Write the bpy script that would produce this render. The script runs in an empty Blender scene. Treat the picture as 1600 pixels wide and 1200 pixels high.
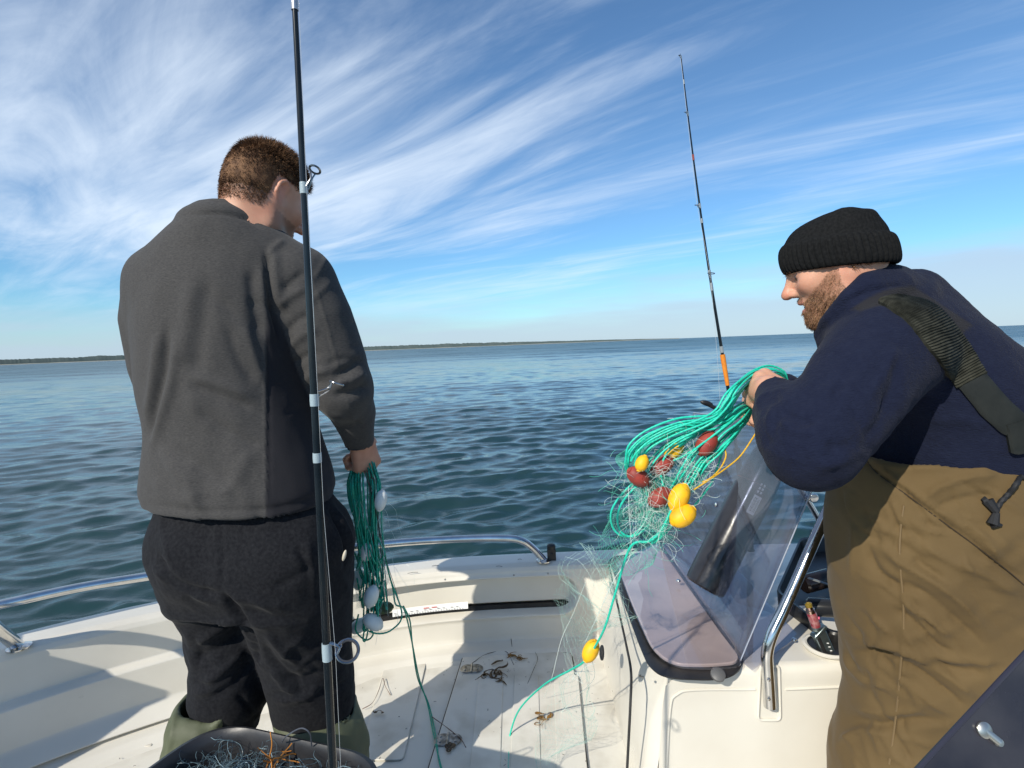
import bpy, math, random
import numpy as np
from mathutils import Vector, Matrix
R = math.radians
sc = bpy.context.scene
COL = sc.collection
rng = np.random.default_rng(7)
random.seed(7)

# ---------------------------------------------------------------- camera
F = 850.0                      # focal length in pixels of a 1600 px wide frame
PITCH, ROLL = R(4.12), R(-2.22)
EYE = np.array([0.0, 0.0, 1.25])
cd = bpy.data.cameras.new('camera'); cam = bpy.data.objects.new('camera', cd); COL.objects.link(cam)
cd.sensor_width = 36; cd.lens = F/1600*36; cd.clip_start = 0.02; cd.clip_end = 20000
cam.matrix_world = Matrix.Translation(EYE) @ (Matrix.Rotation(R(90)-PITCH, 4, 'X') @ Matrix.Rotation(ROLL, 4, 'Z'))
sc.camera = cam
RM = np.array((Matrix.Rotation(R(90)-PITCH, 3, 'X') @ Matrix.Rotation(ROLL, 3, 'Z')))

# ---------------------------------------------------------------- light
SUN_EL = R(35); SUN_TRAVEL = np.array([0.60, 0.80])           # horizontal travel of the light
to_sun = np.array([-SUN_TRAVEL[0]*math.cos(SUN_EL), -SUN_TRAVEL[1]*math.cos(SUN_EL), math.sin(SUN_EL)])
sl = bpy.data.lights.new('sun', 'SUN'); sl.energy = 4.5; sl.angle = R(0.5); sl.color = (1.0, 0.93, 0.81)
so = bpy.data.objects.new('sun', sl); COL.objects.link(so)
so.rotation_euler = Vector(to_sun).to_track_quat('Z', 'Y').to_euler()
sc.view_settings.view_transform = 'Standard'; sc.view_settings.look = 'None'
sc.view_settings.exposure = 0.15; sc.view_settings.gamma = 1

world = bpy.data.worlds.new('World'); sc.world = world; world.use_nodes = True
nt = world.node_tree; N = nt.nodes; L = nt.links; N.clear()
def nd(t, **kw):
    n = N.new(t)
    for k, v in kw.items(): setattr(n, k, v)
    return n
def mth(op, a, b=None, clamp=False):
    n = nd('ShaderNodeMath', operation=op, use_clamp=clamp)
    for i, v in enumerate((a, b)):
        if v is None: continue
        if isinstance(v, (int, float)): n.inputs[i].default_value = v
        else: L.new(v, n.inputs[i])
    return n.outputs[0]
def sstep(v, lo, hi, a=0.0, b=1.0):
    n = nd('ShaderNodeMapRange', interpolation_type='SMOOTHSTEP')
    L.new(v, n.inputs[0]); n.inputs[1].default_value = lo; n.inputs[2].default_value = hi
    n.inputs[3].default_value = a; n.inputs[4].default_value = b
    return n.outputs[0]
sky = nd('ShaderNodeTexSky', sky_type='NISHITA'); sky.sun_disc = False
sky.sun_elevation = SUN_EL; sky.sun_rotation = math.atan2(to_sun[0], to_sun[1])
sky.air_density = 1.0; sky.dust_density = 0.2; sky.ozone_density = 2.6
tc = nd('ShaderNodeTexCoord'); sep = nd('ShaderNodeSeparateXYZ'); L.new(tc.outputs['Generated'], sep.inputs[0])
dx, dy, dz = sep.outputs
zc = mth('MAXIMUM', mth('ADD', dz, 0.06), 0.03)
SA = R(-52); sdx, sdy = math.sin(SA), math.cos(SA)              # cirrus run along this heading
u = mth('DIVIDE', mth('ADD', mth('MULTIPLY', dx, sdx), mth('MULTIPLY', dy, sdy)), zc)    # along
v = mth('DIVIDE', mth('SUBTRACT', mth('MULTIPLY', dx, sdy), mth('MULTIPLY', dy, sdx)), zc)   # across
def noise(su, sv, off, detail=6, rough=0.6, dist=0.0, scale=1.0):
    c = nd('ShaderNodeCombineXYZ'); L.new(mth('MULTIPLY', u, su), c.inputs[0]); L.new(mth('MULTIPLY', v, sv), c.inputs[1]); c.inputs[2].default_value = off
    n = nd('ShaderNodeTexNoise'); L.new(c.outputs[0], n.inputs['Vector'])
    n.inputs['Scale'].default_value = scale; n.inputs['Detail'].default_value = detail; n.inputs['Roughness'].default_value = rough; n.inputs['Distortion'].default_value = dist
    return n.outputs['Fac']
broad = noise(0.24, 0.50, 3.1, 3, 0.5, 0.5)
streak = noise(0.50, 1.9, 11.7, 7, 0.60, 1.3)
fine = noise(1.1, 6.0, 5.2, 6, 0.6, 1.4)
# more cirrus to the left, open blue to the right
side = sstep(dx, -0.75, 0.75, 0.17, -0.06)
m = mth('ADD', mth('ADD', mth('MULTIPLY', broad, 1.05), mth('MULTIPLY', streak, 0.60)), mth('MULTIPLY', fine, 0.17))
m = mth('ADD', m, side)
cir = sstep(m, 0.83, 1.36)
cir = mth('MULTIPLY', cir, sstep(dz, 0.02, 0.16))
# low bank of haze cloud over the horizon
lb = nd('ShaderNodeTexNoise'); mp = nd('ShaderNodeMapping'); L.new(tc.outputs['Generated'], mp.inputs[0]); mp.inputs['Scale'].default_value = (2.2, 2.2, 16)
L.new(mp.outputs[0], lb.inputs['Vector']); lb.inputs['Scale'].default_value = 1.6; lb.inputs['Detail'].default_value = 6
edge = mth('ADD', mth('ADD', dz, sstep(dx, .0, .75, .01, -.055)), mth('MULTIPLY', mth('SUBTRACT', lb.outputs['Fac'], 0.5), 0.13))
bank = sstep(edge, 0.02, 0.115, 0.80, 0.0)
mix1 = nd('ShaderNodeMix', data_type='RGBA'); hs = nd('ShaderNodeHueSaturation'); L.new(sky.outputs[0], hs.inputs['Color'])
hs.inputs['Saturation'].default_value = 1.12; hs.inputs['Value'].default_value = 1.0
L.new(mth('MULTIPLY', cir, 0.86), mix1.inputs[0]); mxt = nd('ShaderNodeMix', data_type='RGBA', blend_type='MULTIPLY'); mxt.inputs[0].default_value = 1; L.new(hs.outputs[0], mxt.inputs[6]); tlo = nd('ShaderNodeMix', data_type='RGBA'); L.new(sstep(dz, .02, .42), tlo.inputs[0]); tlo.inputs[6].default_value = (0.60, 0.92, 1.12, 1); tlo.inputs[7].default_value = (0.98, 1.06, 1.10, 1); L.new(tlo.outputs[2], mxt.inputs[7]); L.new(mxt.outputs[2], mix1.inputs[6]); mix1.inputs[7].default_value = (6.6, 7.5, 8.6, 1)
mix2 = nd('ShaderNodeMix', data_type='RGBA'); L.new(bank, mix2.inputs[0]); L.new(mix1.outputs[2], mix2.inputs[6]); mix2.inputs[7].default_value = (4.1, 5.0, 6.2, 1)
bg = nd('ShaderNodeBackground'); L.new(mix2.outputs[2], bg.inputs[0]); bg.inputs[1].default_value = 0.118
wo = nd('ShaderNodeOutputWorld'); L.new(bg.outputs[0], wo.inputs[0])

# ---------------------------------------------------------------- pixel <-> place
def ray(x, y):
    d = np.array([(x-800)/F, -(y-600)/F, -1.0]); return RM @ d
def Q(x, y, Y):                # point seen at photo pixel x, y standing at distance Y ahead
    d = ray(x, y); return EYE + d*(Y/d[1])
def Z(x, y, z):                # point seen at photo pixel x, y lying at height z
    d = ray(x, y); return EYE + d*((z-EYE[2])/d[2])
def proj(P):
    q = (np.asarray(P)-EYE) @ RM
    return np.stack([800+F*q[..., 0]/-q[..., 2], 600-F*q[..., 1]/-q[..., 2]], -1)

# ---------------------------------------------------------------- materials
MATS = {}
def mat(name, col, rough=0.5, metal=0.0, col2=None, nscale=8.0, bump=0.0, bscale=60.0, bdist=0.002, spec=0.5, coat=0.0, trans=0.0, ior=1.45, alpha=1.0, sheen=0.0, sss=0.0, bstretch=None, attr=None, rvar=0.0, lo=0.35, hi=0.65, emis=None, stretch=None, mask=None):
    m = bpy.data.materials.new(name); m.use_nodes = True; t = m.node_tree; b = t.nodes['Principled BSDF']; l = t.links
    b.inputs['Roughness'].default_value = rough; b.inputs['Metallic'].default_value = metal
    b.inputs['Specular IOR Level'].default_value = spec; b.inputs['Coat Weight'].default_value = coat; b.inputs['Coat Roughness'].default_value = 0.05
    b.inputs['Transmission Weight'].default_value = trans; b.inputs['IOR'].default_value = ior; b.inputs['Alpha'].default_value = alpha
    b.inputs['Sheen Weight'].default_value = sheen; b.inputs['Sheen Roughness'].default_value = 0.5
    b.inputs['Base Color'].default_value = (*col, 1)
    if sss: b.inputs['Subsurface Weight'].default_value = sss; b.inputs['Subsurface Radius'].default_value = (1, .35, .2); b.inputs['Subsurface Scale'].default_value = 0.008
    co = t.nodes.new('ShaderNodeTexCoord')
    def nz(scale, detail=5, st=None, src='Object'):
        n = t.nodes.new('ShaderNodeTexNoise'); n.inputs['Scale'].default_value = scale; n.inputs['Detail'].default_value = detail
        v_ = co.outputs[src]
        if st:
            mp_ = t.nodes.new('ShaderNodeMapping'); mp_.inputs['Scale'].default_value = st; l.new(v_, mp_.inputs[0]); v_ = mp_.outputs[0]
        l.new(v_, n.inputs['Vector']); return n
    base = None
    if attr:
        a = t.nodes.new('ShaderNodeAttribute'); a.attribute_name = attr; base = a.outputs['Color']
    if col2 is not None:
        n = nz(nscale, 6, stretch); r = t.nodes.new('ShaderNodeMapRange'); r.inputs[1].default_value = lo; r.inputs[2].default_value = hi; l.new(n.outputs['Fac'], r.inputs[0])
        mx = t.nodes.new('ShaderNodeMix'); mx.data_type = 'RGBA'; l.new(r.outputs[0], mx.inputs[0])
        if base is not None:
            mx.blend_type = 'MULTIPLY'; l.new(base, mx.inputs[6]); mx.inputs[7].default_value = (*col2, 1)
        else:
            mx.inputs[6].default_value = (*col, 1); mx.inputs[7].default_value = (*col2, 1)
        base = mx.outputs[2]
    if mask is not None:
        a = t.nodes.new('ShaderNodeAttribute'); a.attribute_name = 'panel'; mk = t.nodes.new('ShaderNodeMix'); mk.data_type = 'RGBA'; l.new(a.outputs['Fac'], mk.inputs[0]); l.new(base, mk.inputs[6]); mk.inputs[7].default_value = (*mask, 1); base = mk.outputs[2]
    if base is not None: l.new(base, b.inputs['Base Color'])
    if rvar:
        n = nz(nscale*1.7, 5); r = t.nodes.new('ShaderNodeMapRange'); r.inputs[3].default_value = max(0, rough-rvar); r.inputs[4].default_value = min(1, rough+rvar); r.inputs[1].default_value = .3; r.inputs[2].default_value = .7
        l.new(n.outputs['Fac'], r.inputs[0]); l.new(r.outputs[0], b.inputs['Roughness'])
    if bump:
        n = nz(bscale, 6, bstretch); bp = t.nodes.new('ShaderNodeBump'); bp.inputs['Strength'].default_value = bump; bp.inputs['Distance'].default_value = bdist
        l.new(n.outputs['Fac'], bp.inputs['Height']); l.new(bp.outputs[0], b.inputs['Normal'])
    MATS[name] = m
    return m

# ---------------------------------------------------------------- objects
def mesh_obj(name, V, Fc, m=None, parent=None, smooth=True, colors=None):
    me = bpy.data.meshes.new(name)
    V = np.asarray(V, dtype=np.float32)
    if isinstance(Fc, np.ndarray):
        n = len(Fc); k = Fc.shape[1]
        me.vertices.add(len(V)); me.vertices.foreach_set('co', V.ravel())
        me.loops.add(n*k); me.loops.foreach_set('vertex_index', Fc.astype(np.int32).ravel())
        me.polygons.add(n); me.polygons.foreach_set('loop_start', np.arange(0, n*k, k, dtype=np.int32))
        me.update(calc_edges=True)
    else:
        me.from_pydata([tuple(map(float, p)) for p in V], [], [tuple(int(i) for i in f) for f in Fc]); me.update()
    if smooth: me.polygons.foreach_set('use_smooth', np.ones(len(me.polygons), dtype=bool))
    if colors is not None:
        a = me.color_attributes.new('tint', 'FLOAT_COLOR', 'POINT')
        a.data.foreach_set('color', np.concatenate([colors, np.ones((len(colors), 1))], 1).astype(np.float32).ravel())
    if m is not None: me.materials.append(m)
    o = bpy.data.objects.new(name, me); COL.objects.link(o)
    if parent is not None: o.parent = parent
    return o
class MB:
    """collects verts and faces of ONE mesh"""
    def __init__(s): s.v = []; s.f = []; s.n = 0
    def add(s, V, Fc):
        V = np.asarray(V, dtype=float); s.v.append(V)
        s.f += [tuple(int(i)+s.n for i in f) for f in Fc]; s.n += len(V); return s
    def build(s, name, m, parent=None, smooth=True, bevel=0, bseg=2):
        o = mesh_obj(name, np.concatenate(s.v), s.f, m, parent, smooth)
        if bevel:
            b = o.modifiers.new('bevel', 'BEVEL'); b.width = bevel; b.segments = bseg; b.limit_method = 'ANGLE'; b.angle_limit = R(40)
            b.harden_normals = False
        if smooth: autosmooth(o)
        return o
def autosmooth(o, ang=40):
    # mark sharp edges by angle so that flat faces stay flat
    import bmesh
    bm = bmesh.new(); bm.from_mesh(o.data); bmesh.ops.recalc_face_normals(bm, faces=bm.faces)
    for e in bm.edges:
        if len(e.link_faces) == 2 and e.calc_face_angle(0) > R(ang): e.smooth = False
    bm.to_mesh(o.data); bm.free()
def tag(o, label=None, cat=None, group=None, kind=None):
    if label: o['label'] = label
    if cat: o['category'] = cat
    if group: o['group'] = group
    if kind: o['kind'] = kind
    return o
def empty(name, loc, label, cat, group=None):
    o = bpy.data.objects.new(name, None); COL.objects.link(o); o.empty_display_size = 0.1
    tag(o, label, cat, group); o['_loc'] = [float(c) for c in loc]
    EMPTIES.append(o); return o
EMPTIES = []
def settle():
    # children were modelled in place: move each empty to its thing's base and shift the children back
    for e in EMPTIES:
        loc = Vector(e['_loc']); del e['_loc']; e.location = loc
        for c in COL.objects:
            if c.parent == e: c.matrix_parent_inverse = Matrix.Translation(-loc)

def spline(P, n):
    """catmull-rom through P, n samples"""
    P = np.asarray(P, dtype=float)
    if len(P) == 2: t = np.linspace(0, 1, n)[:, None]; return P[0]*(1-t)+P[1]*t
    E = np.concatenate([[2*P[0]-P[1]], P, [2*P[-1]-P[-2]]])
    t = np.linspace(0, len(P)-1-1e-9, n); i = t.astype(int); f = (t-i)[:, None]
    a, b, c, d = E[i], E[i+1], E[i+2], E[i+3]
    return 0.5*((2*b)+(-a+c)*f+(2*a-5*b+4*c-d)*f*f+(-a+3*b-3*c+d)*f**3)
def resample(P, step):
    s = np.r_[0, np.cumsum(np.linalg.norm(np.diff(P, axis=0), axis=1))]
    n = max(3, int(s[-1]/step)+1); t = np.linspace(0, s[-1], n)
    return np.stack([np.interp(t, s, P[:, k]) for k in range(3)], 1)
def tube_vf(P, r, seg=8, cap=True, twist=0.0, tamp=0.0, lobes=3):
    P = np.asarray(P, dtype=float); n = len(P)
    T = np.gradient(P, axis=0); T /= np.linalg.norm(T, axis=1)[:, None]+1e-12
    rr = np.broadcast_to(np.asarray(r, dtype=float), (n,))
    up = np.array([0, 0, 1.0]) if abs(T[0][2]) < 0.9 else np.array([1.0, 0, 0])
    A = np.cross(T[0], up); A /= np.linalg.norm(A); As = [A]
    for i in range(1, n):
        A = A-T[i]*np.dot(A, T[i]); A /= np.linalg.norm(A)+1e-12; As.append(A)
    As = np.array(As); Bs = np.cross(T, As)
    th = np.linspace(0, 2*np.pi, seg, endpoint=False)
    s = np.r_[0, np.cumsum(np.linalg.norm(np.diff(P, axis=0), axis=1))]
    rad = rr[:, None]*(1+tamp*np.cos(lobes*th[None, :]-twist*s[:, None]))
    V = P[:, None]+As[:, None]*(rad*np.cos(th))[..., None]+Bs[:, None]*(rad*np.sin(th))[..., None]
    V = V.reshape(-1, 3)
    i = np.arange(n-1)[:, None]*seg; j = np.arange(seg)[None]; j2 = (j+1) % seg
    Fc = np.stack([i+j, i+j2, i+seg+j2, i+seg+j], -1).reshape(-1, 4)
    Fl = [tuple(f) for f in Fc]
    if cap:
        Fl.append(tuple(range(seg-1, -1, -1))); Fl.append(tuple(range((n-1)*seg, n*seg)))
    return V, Fl
def box_vf(c, s, Rm=None):
    c = np.asarray(c, float); s = np.asarray(s, float)/2
    V = np.array([[x, y, z] for x in (-1, 1) for y in (-1, 1) for z in (-1, 1)])*s
    if Rm is not None: V = V @ np.asarray(Rm).T
    return V+c, [(0, 1, 3, 2), (4, 6, 7, 5), (0, 4, 5, 1), (2, 3, 7, 6), (0, 2, 6, 4), (1, 5, 7, 3)]
def lathe_vf(prof, c=(0, 0, 0), axis=(0, 0, 1), seg=24):
    """prof: list of (radius, height) from bottom to top"""
    ax = np.asarray(axis, float); ax /= np.linalg.norm(ax)
    t = np.array([1.0, 0, 0]) if abs(ax[0]) < .9 else np.array([0, 1.0, 0])
    a = np.cross(ax, t); a /= np.linalg.norm(a); b = np.cross(ax, a)
    th = np.linspace(0, 2*np.pi, seg, endpoint=False)
    V = []
    for r_, h_ in prof: V.append(np.asarray(c)+ax*h_+r_*(np.cos(th)[:, None]*a+np.sin(th)[:, None]*b))
    V = np.concatenate(V); n = len(prof); Fl = []
    for i in range(n-1):
        for j in range(seg):
            k = (j+1) % seg; Fl.append((i*seg+j, i*seg+k, (i+1)*seg+k, (i+1)*seg+j))
    Fl.append(tuple(range(seg-1, -1, -1))); Fl.append(tuple(range((n-1)*seg, n*seg)))
    return V, Fl
def prism_vf(poly, d):
    """poly: n x 3 planar outline; d: offset vector giving thickness"""
    P = np.asarray(poly, float); n = len(P); V = np.concatenate([P, P+np.asarray(d)])
    Fl = [tuple(range(n)), tuple(range(2*n-1, n-1, -1))]+[(i, i+n, (i+1) % n+n, (i+1) % n) for i in range(n)]
    return V, Fl
def ellipsoid_vf(c, r, axis=(0, 0, 1), seg=20, rings=12, power=1.0):
    """r: (radius, half length)"""
    pr = []
    for i in range(rings+1):
        a = -math.pi/2+math.pi*i/rings
        pr.append((max(1e-4, r[0]*abs(math.cos(a))**power), r[1]*math.sin(a)))
    return lathe_vf(pr, c, axis, seg)

# ---------------------------------------------------------------- numpy noise
def _h(i, j, k, s):
    n = (i*374761393+j*668265263+k*2147483647+s*1274126177) & 0xffffffff
    n = ((n ^ (n >> 13))*1274126177) & 0xffffffff
    return ((n ^ (n >> 16)) & 0xffff)/32767.5-1.0
def vnoise(P, seed=0):
    P = np.asarray(P, dtype=np.float64); i = np.floor(P).astype(np.int64); f = P-i; f = f*f*f*(f*(f*6-15)+10)
    r = 0
    for a in (0, 1):
        for b in (0, 1):
            for c in (0, 1):
                w = (f[:, 0] if a else 1-f[:, 0])*(f[:, 1] if b else 1-f[:, 1])*(f[:, 2] if c else 1-f[:, 2])
                r = r+w*_h(i[:, 0]+a, i[:, 1]+b, i[:, 2]+c, seed)
    return r
def fbm(P, oct=4, seed=0, gain=0.5):
    r = 0; a = 1.0; P = np.asarray(P, float)
    for o in range(oct): r = r+a*vnoise(P*(2.03**o)+o*17.3, seed+o); a *= gain
    return r
def sm(x, a, b):
    t = np.clip((x-a)/(b-a), 0, 1); return t*t*(3-2*t)

# ---------------------------------------------------------------- signed distance modelling
def rc(a, b, ra, rb):
    a = np.asarray(a, np.float32); b = np.asarray(b, np.float32); ab = b-a; L2 = float(ab@ab)+1e-12
    def f(P):
        t = np.clip(((P-a)@ab)/L2, 0, 1); q = P-a-t[:, None]*ab
        return np.sqrt((q*q).sum(1))-(ra+(rb-ra)*t)
    return f
def chain(pts, rs):
    fs = [rc(pts[i], pts[i+1], rs[i], rs[i+1]) for i in range(len(pts)-1)]
    def f(P):
        d = fs[0](P)
        for g in fs[1:]: d = np.minimum(d, g(P))
        return d
    return f
def el(c, r, Rm=None):
    c = np.asarray(c, np.float32); r = np.asarray(r, np.float32); Rm = None if Rm is None else np.asarray(Rm, np.float32)
    def f(P):
        q = P-c
        if Rm is not None: q = q@Rm
        k = np.sqrt(((q/r)**2).sum(1)); k2 = np.sqrt(((q/(r*r))**2).sum(1))+1e-9
        return k*(k-1)/k2
    return f
def loft(cs, ws, ds, right, pw=2.0, rnd=0.0):
    cs = np.asarray(cs, float); n = 40
    C = spline(cs, n); W = spline(np.stack([ws, ds, np.zeros(len(ws))], 1), n)
    ax = cs[-1]-cs[0]; Ln = np.linalg.norm(ax); ax = ax/Ln
    s = (C-C[0])@ax
    right = np.asarray(right, float); right = right-ax*(right@ax); right /= np.linalg.norm(right); fw = np.cross(ax, right)
    cr, cf = (C@right), (C@fw); c0 = C[0]
    def f(P):
        t = (P-c0.astype(np.float32))@ax.astype(np.float32); tc_ = np.clip(t, 0, Ln)
        w = np.interp(tc_, s, W[:, 0]); d = np.interp(tc_, s, W[:, 1])
        x = P@right.astype(np.float32)-np.interp(tc_, s, cr); y = P@fw.astype(np.float32)-np.interp(tc_, s, cf)
        k = ((np.abs(x)/w)**pw+(np.abs(y)/d)**pw)**(1/pw)
        r_ = (k-1)*np.minimum(w, d); cap = np.abs(t-tc_)-rnd
        return np.where(cap > -rnd+1e-9, np.where(r_ > 0, np.sqrt(np.maximum(r_, 0)**2+np.maximum(cap, 0)**2), np.maximum(r_, cap)), r_).astype(np.float32)
    return f
def smin(a, b, k):
    h = np.maximum(k-np.abs(a-b), 0)/k; return np.minimum(a, b)-h*h*k*0.25
def union(parts, k=0.02):
    """parts: list of f or (f, k)"""
    def f(P):
        d = None
        for p in parts:
            g, kk = p if isinstance(p, tuple) else (p, k)
            if d is None: d = g(P)
            elif kk >= 0: d = smin(d, g(P), kk)
            else: d = -smin(-d, g(P), -kk)      # smooth subtraction
        return d
    return f
def mesh_sdf(f, lo, hi, h):
    lo = np.asarray(lo, float); hi = np.asarray(hi, float); B = 8
    nb = np.ceil((hi-lo)/(h*B)).astype(int); nn = nb*B+1
    bc = np.stack(np.meshgrid(*[np.arange(k) for k in nb], indexing='ij'), -1).reshape(-1, 3)
    cen = (lo+(bc+0.5)*B*h).astype(np.float32)
    d = f(cen); act = np.abs(d) < B*h*1.35
    val = np.ones(tuple(nn), np.float32)
    sgn = (d < 0) & ~act
    for b in bc[sgn]: val[b[0]*B:b[0]*B+B+1, b[1]*B:b[1]*B+B+1, b[2]*B:b[2]*B+B+1] = -1
    loc = np.stack(np.meshgrid(*[np.arange(B+1)]*3, indexing='ij'), -1).reshape(-1, 3)
    ab = bc[act]
    for s in range(0, len(ab), 600):
        blk = ab[s:s+600]; idx = (blk[:, None]*B+loc[None]).reshape(-1, 3)
        v_ = f((lo+idx*h).astype(np.float32)); val[idx[:, 0], idx[:, 1], idx[:, 2]] = v_
    ins = val < 0
    c = np.zeros(tuple(nn-1), np.int8)
    for a in (0, 1):
        for b in (0, 1):
            for e in (0, 1): c += ins[a:nn[0]-1+a, b:nn[1]-1+b, e:nn[2]-1+e]
    I = np.argwhere((c > 0) & (c < 8)); del c
    mp_ = -np.ones(tuple(nn-1), np.int32); mp_[I[:, 0], I[:, 1], I[:, 2]] = np.arange(len(I))
    corners = [(a, b, e) for a in (0, 1) for b in (0, 1) for e in (0, 1)]
    cv = np.stack([val[I[:, 0]+a, I[:, 1]+b, I[:, 2]+e] for a, b, e in corners], 1)
    acc = np.zeros((len(I), 3)); cnt = np.zeros(len(I))
    for p in range(8):
        for q in range(p+1, 8):
            A, Bq = np.array(corners[p]), np.array(corners[q])
            if np.abs(A-Bq).sum() != 1: continue
            va, vb = cv[:, p], cv[:, q]; m_ = (va < 0) != (vb < 0)
            t = np.where(m_, va/(va-vb+1e-20), 0)
            acc += np.where(m_[:, None], A+(Bq-A)*t[:, None], 0); cnt += m_
    V = lo+(I+acc/cnt[:, None])*h
    faces = []
    for ax in range(3):
        sl0 = [slice(None)]*3; sl1 = [slice(None)]*3; sl0[ax] = slice(0, -1); sl1[ax] = slice(1, None)
        E = np.argwhere(ins[tuple(sl0)] != ins[tuple(sl1)])
        o1, o2 = (ax+1) % 3, (ax+2) % 3
        E = E[(E[:, o1] > 0) & (E[:, o2] > 0) & (E[:, o1] < nn[o1]-1) & (E[:, o2] < nn[o2]-1)]
        def g(a, b):
            e = E.copy(); e[:, o1] -= a; e[:, o2] -= b; return mp_[e[:, 0], e[:, 1], e[:, 2]]
        q = np.stack([g(1, 1), g(0, 1), g(0, 0), g(1, 0)], 1)
        fl = ~ins[E[:, 0], E[:, 1], E[:, 2]]
        q[fl] = q[fl][:, ::-1]; faces.append(q)
    Fc = np.concatenate(faces); Fc = Fc[(Fc >= 0).all(1)]
    return V, Fc
def random_folds(n, box, ang, dang, ln, wd, amp, seed):
    g_ = np.random.default_rng(seed); out = []
    for _ in range(n):
        x, y = g_.uniform(box[0], box[2]), g_.uniform(box[1], box[3]); a = R(g_.normal(ang, dang)); L_ = g_.uniform(*ln); c = g_.normal(0, .35)
        P_ = [(x, y)]
        for k in range(3): a2 = a+c*(k-1)*.6; x += math.cos(a2)*L_/3; y += math.sin(a2)*L_/3; P_.append((x, y))
        out.append((P_, g_.uniform(*wd), g_.choice([-1, 1])*g_.uniform(*amp)))
    return out
def panel(o, w):
    a = o.data.attributes.new('panel', 'FLOAT', 'POINT'); a.data.foreach_set('value', np.asarray(w, np.float32))
def vnormals(V, Fc):
    n = np.cross(V[Fc[:, 2]]-V[Fc[:, 0]], V[Fc[:, 3]]-V[Fc[:, 1]]); out = np.zeros_like(V)
    for k in range(4): 
        for c in range(3): out[:, c] += np.bincount(Fc[:, k], n[:, c], len(V))
    return out/(np.linalg.norm(out, axis=1)[:, None]+1e-12)
def relax(V, Fc, it=2, w=0.5):
    for _ in range(it):
        acc = np.zeros_like(V); cnt = np.zeros(len(V))
        for a, b in ((0, 1), (1, 2), (2, 3), (3, 0)):
            for s, t in ((a, b), (b, a)):
                for c in range(3): acc[:, c] += np.bincount(Fc[:, s], V[Fc[:, t], c], len(V))
                cnt += np.bincount(Fc[:, s], minlength=len(V))
        V = V*(1-w)+w*acc/np.maximum(cnt, 1)[:, None]
    return V
def seg_dist(p, pts):
    """distance of 2-d points to a polyline and the parameter along it"""
    best = np.full(len(p), 1e9); tt = np.zeros(len(p)); n = len(pts)-1
    for i in range(n):
        a = np.asarray(pts[i], float); b = np.asarray(pts[i+1], float); ab = b-a
        t = np.clip(((p-a)@ab)/(ab@ab+1e-9), 0, 1); d = np.linalg.norm(p-a-t[:, None]*ab, axis=1)
        m_ = d < best; best[m_] = d[m_]; tt[m_] = (i+t[m_])/n
    return best, tt
def folds(V, Fc, strokes, facing=0.05, crisp=False):
    """model cloth folds: each stroke (points, width, height) raises or sinks a soft crease"""
    Nn = vnormals(V, Fc); pr = proj(V); vd = EYE-V; vd /= np.linalg.norm(vd, axis=1)[:, None]
    w = sm((Nn*vd).sum(1), facing, facing+0.3); D = np.zeros(len(V))
    for pts, wd, amp in strokes:
        P2 = spline(np.c_[np.array(pts, float), np.zeros(len(pts))], max(6, 4*len(pts)))[:, :2]
        lo_, hi_ = P2.min(0)-3*wd, P2.max(0)+3*wd
        m_ = (w > 0) & (pr > lo_).all(1) & (pr < hi_).all(1)
        if not m_.any(): continue
        d, t = seg_dist(pr[m_], P2)
        D[m_] += amp*(np.exp(-(np.abs(d)/wd)**1.15) if crisp else np.exp(-(d/wd)**2))*np.clip(np.sin(np.pi*np.clip(t*0.96+.02, 0, 1))*1.8, 0, 1)
    return V+Nn*(D*w)[:, None]
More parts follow.
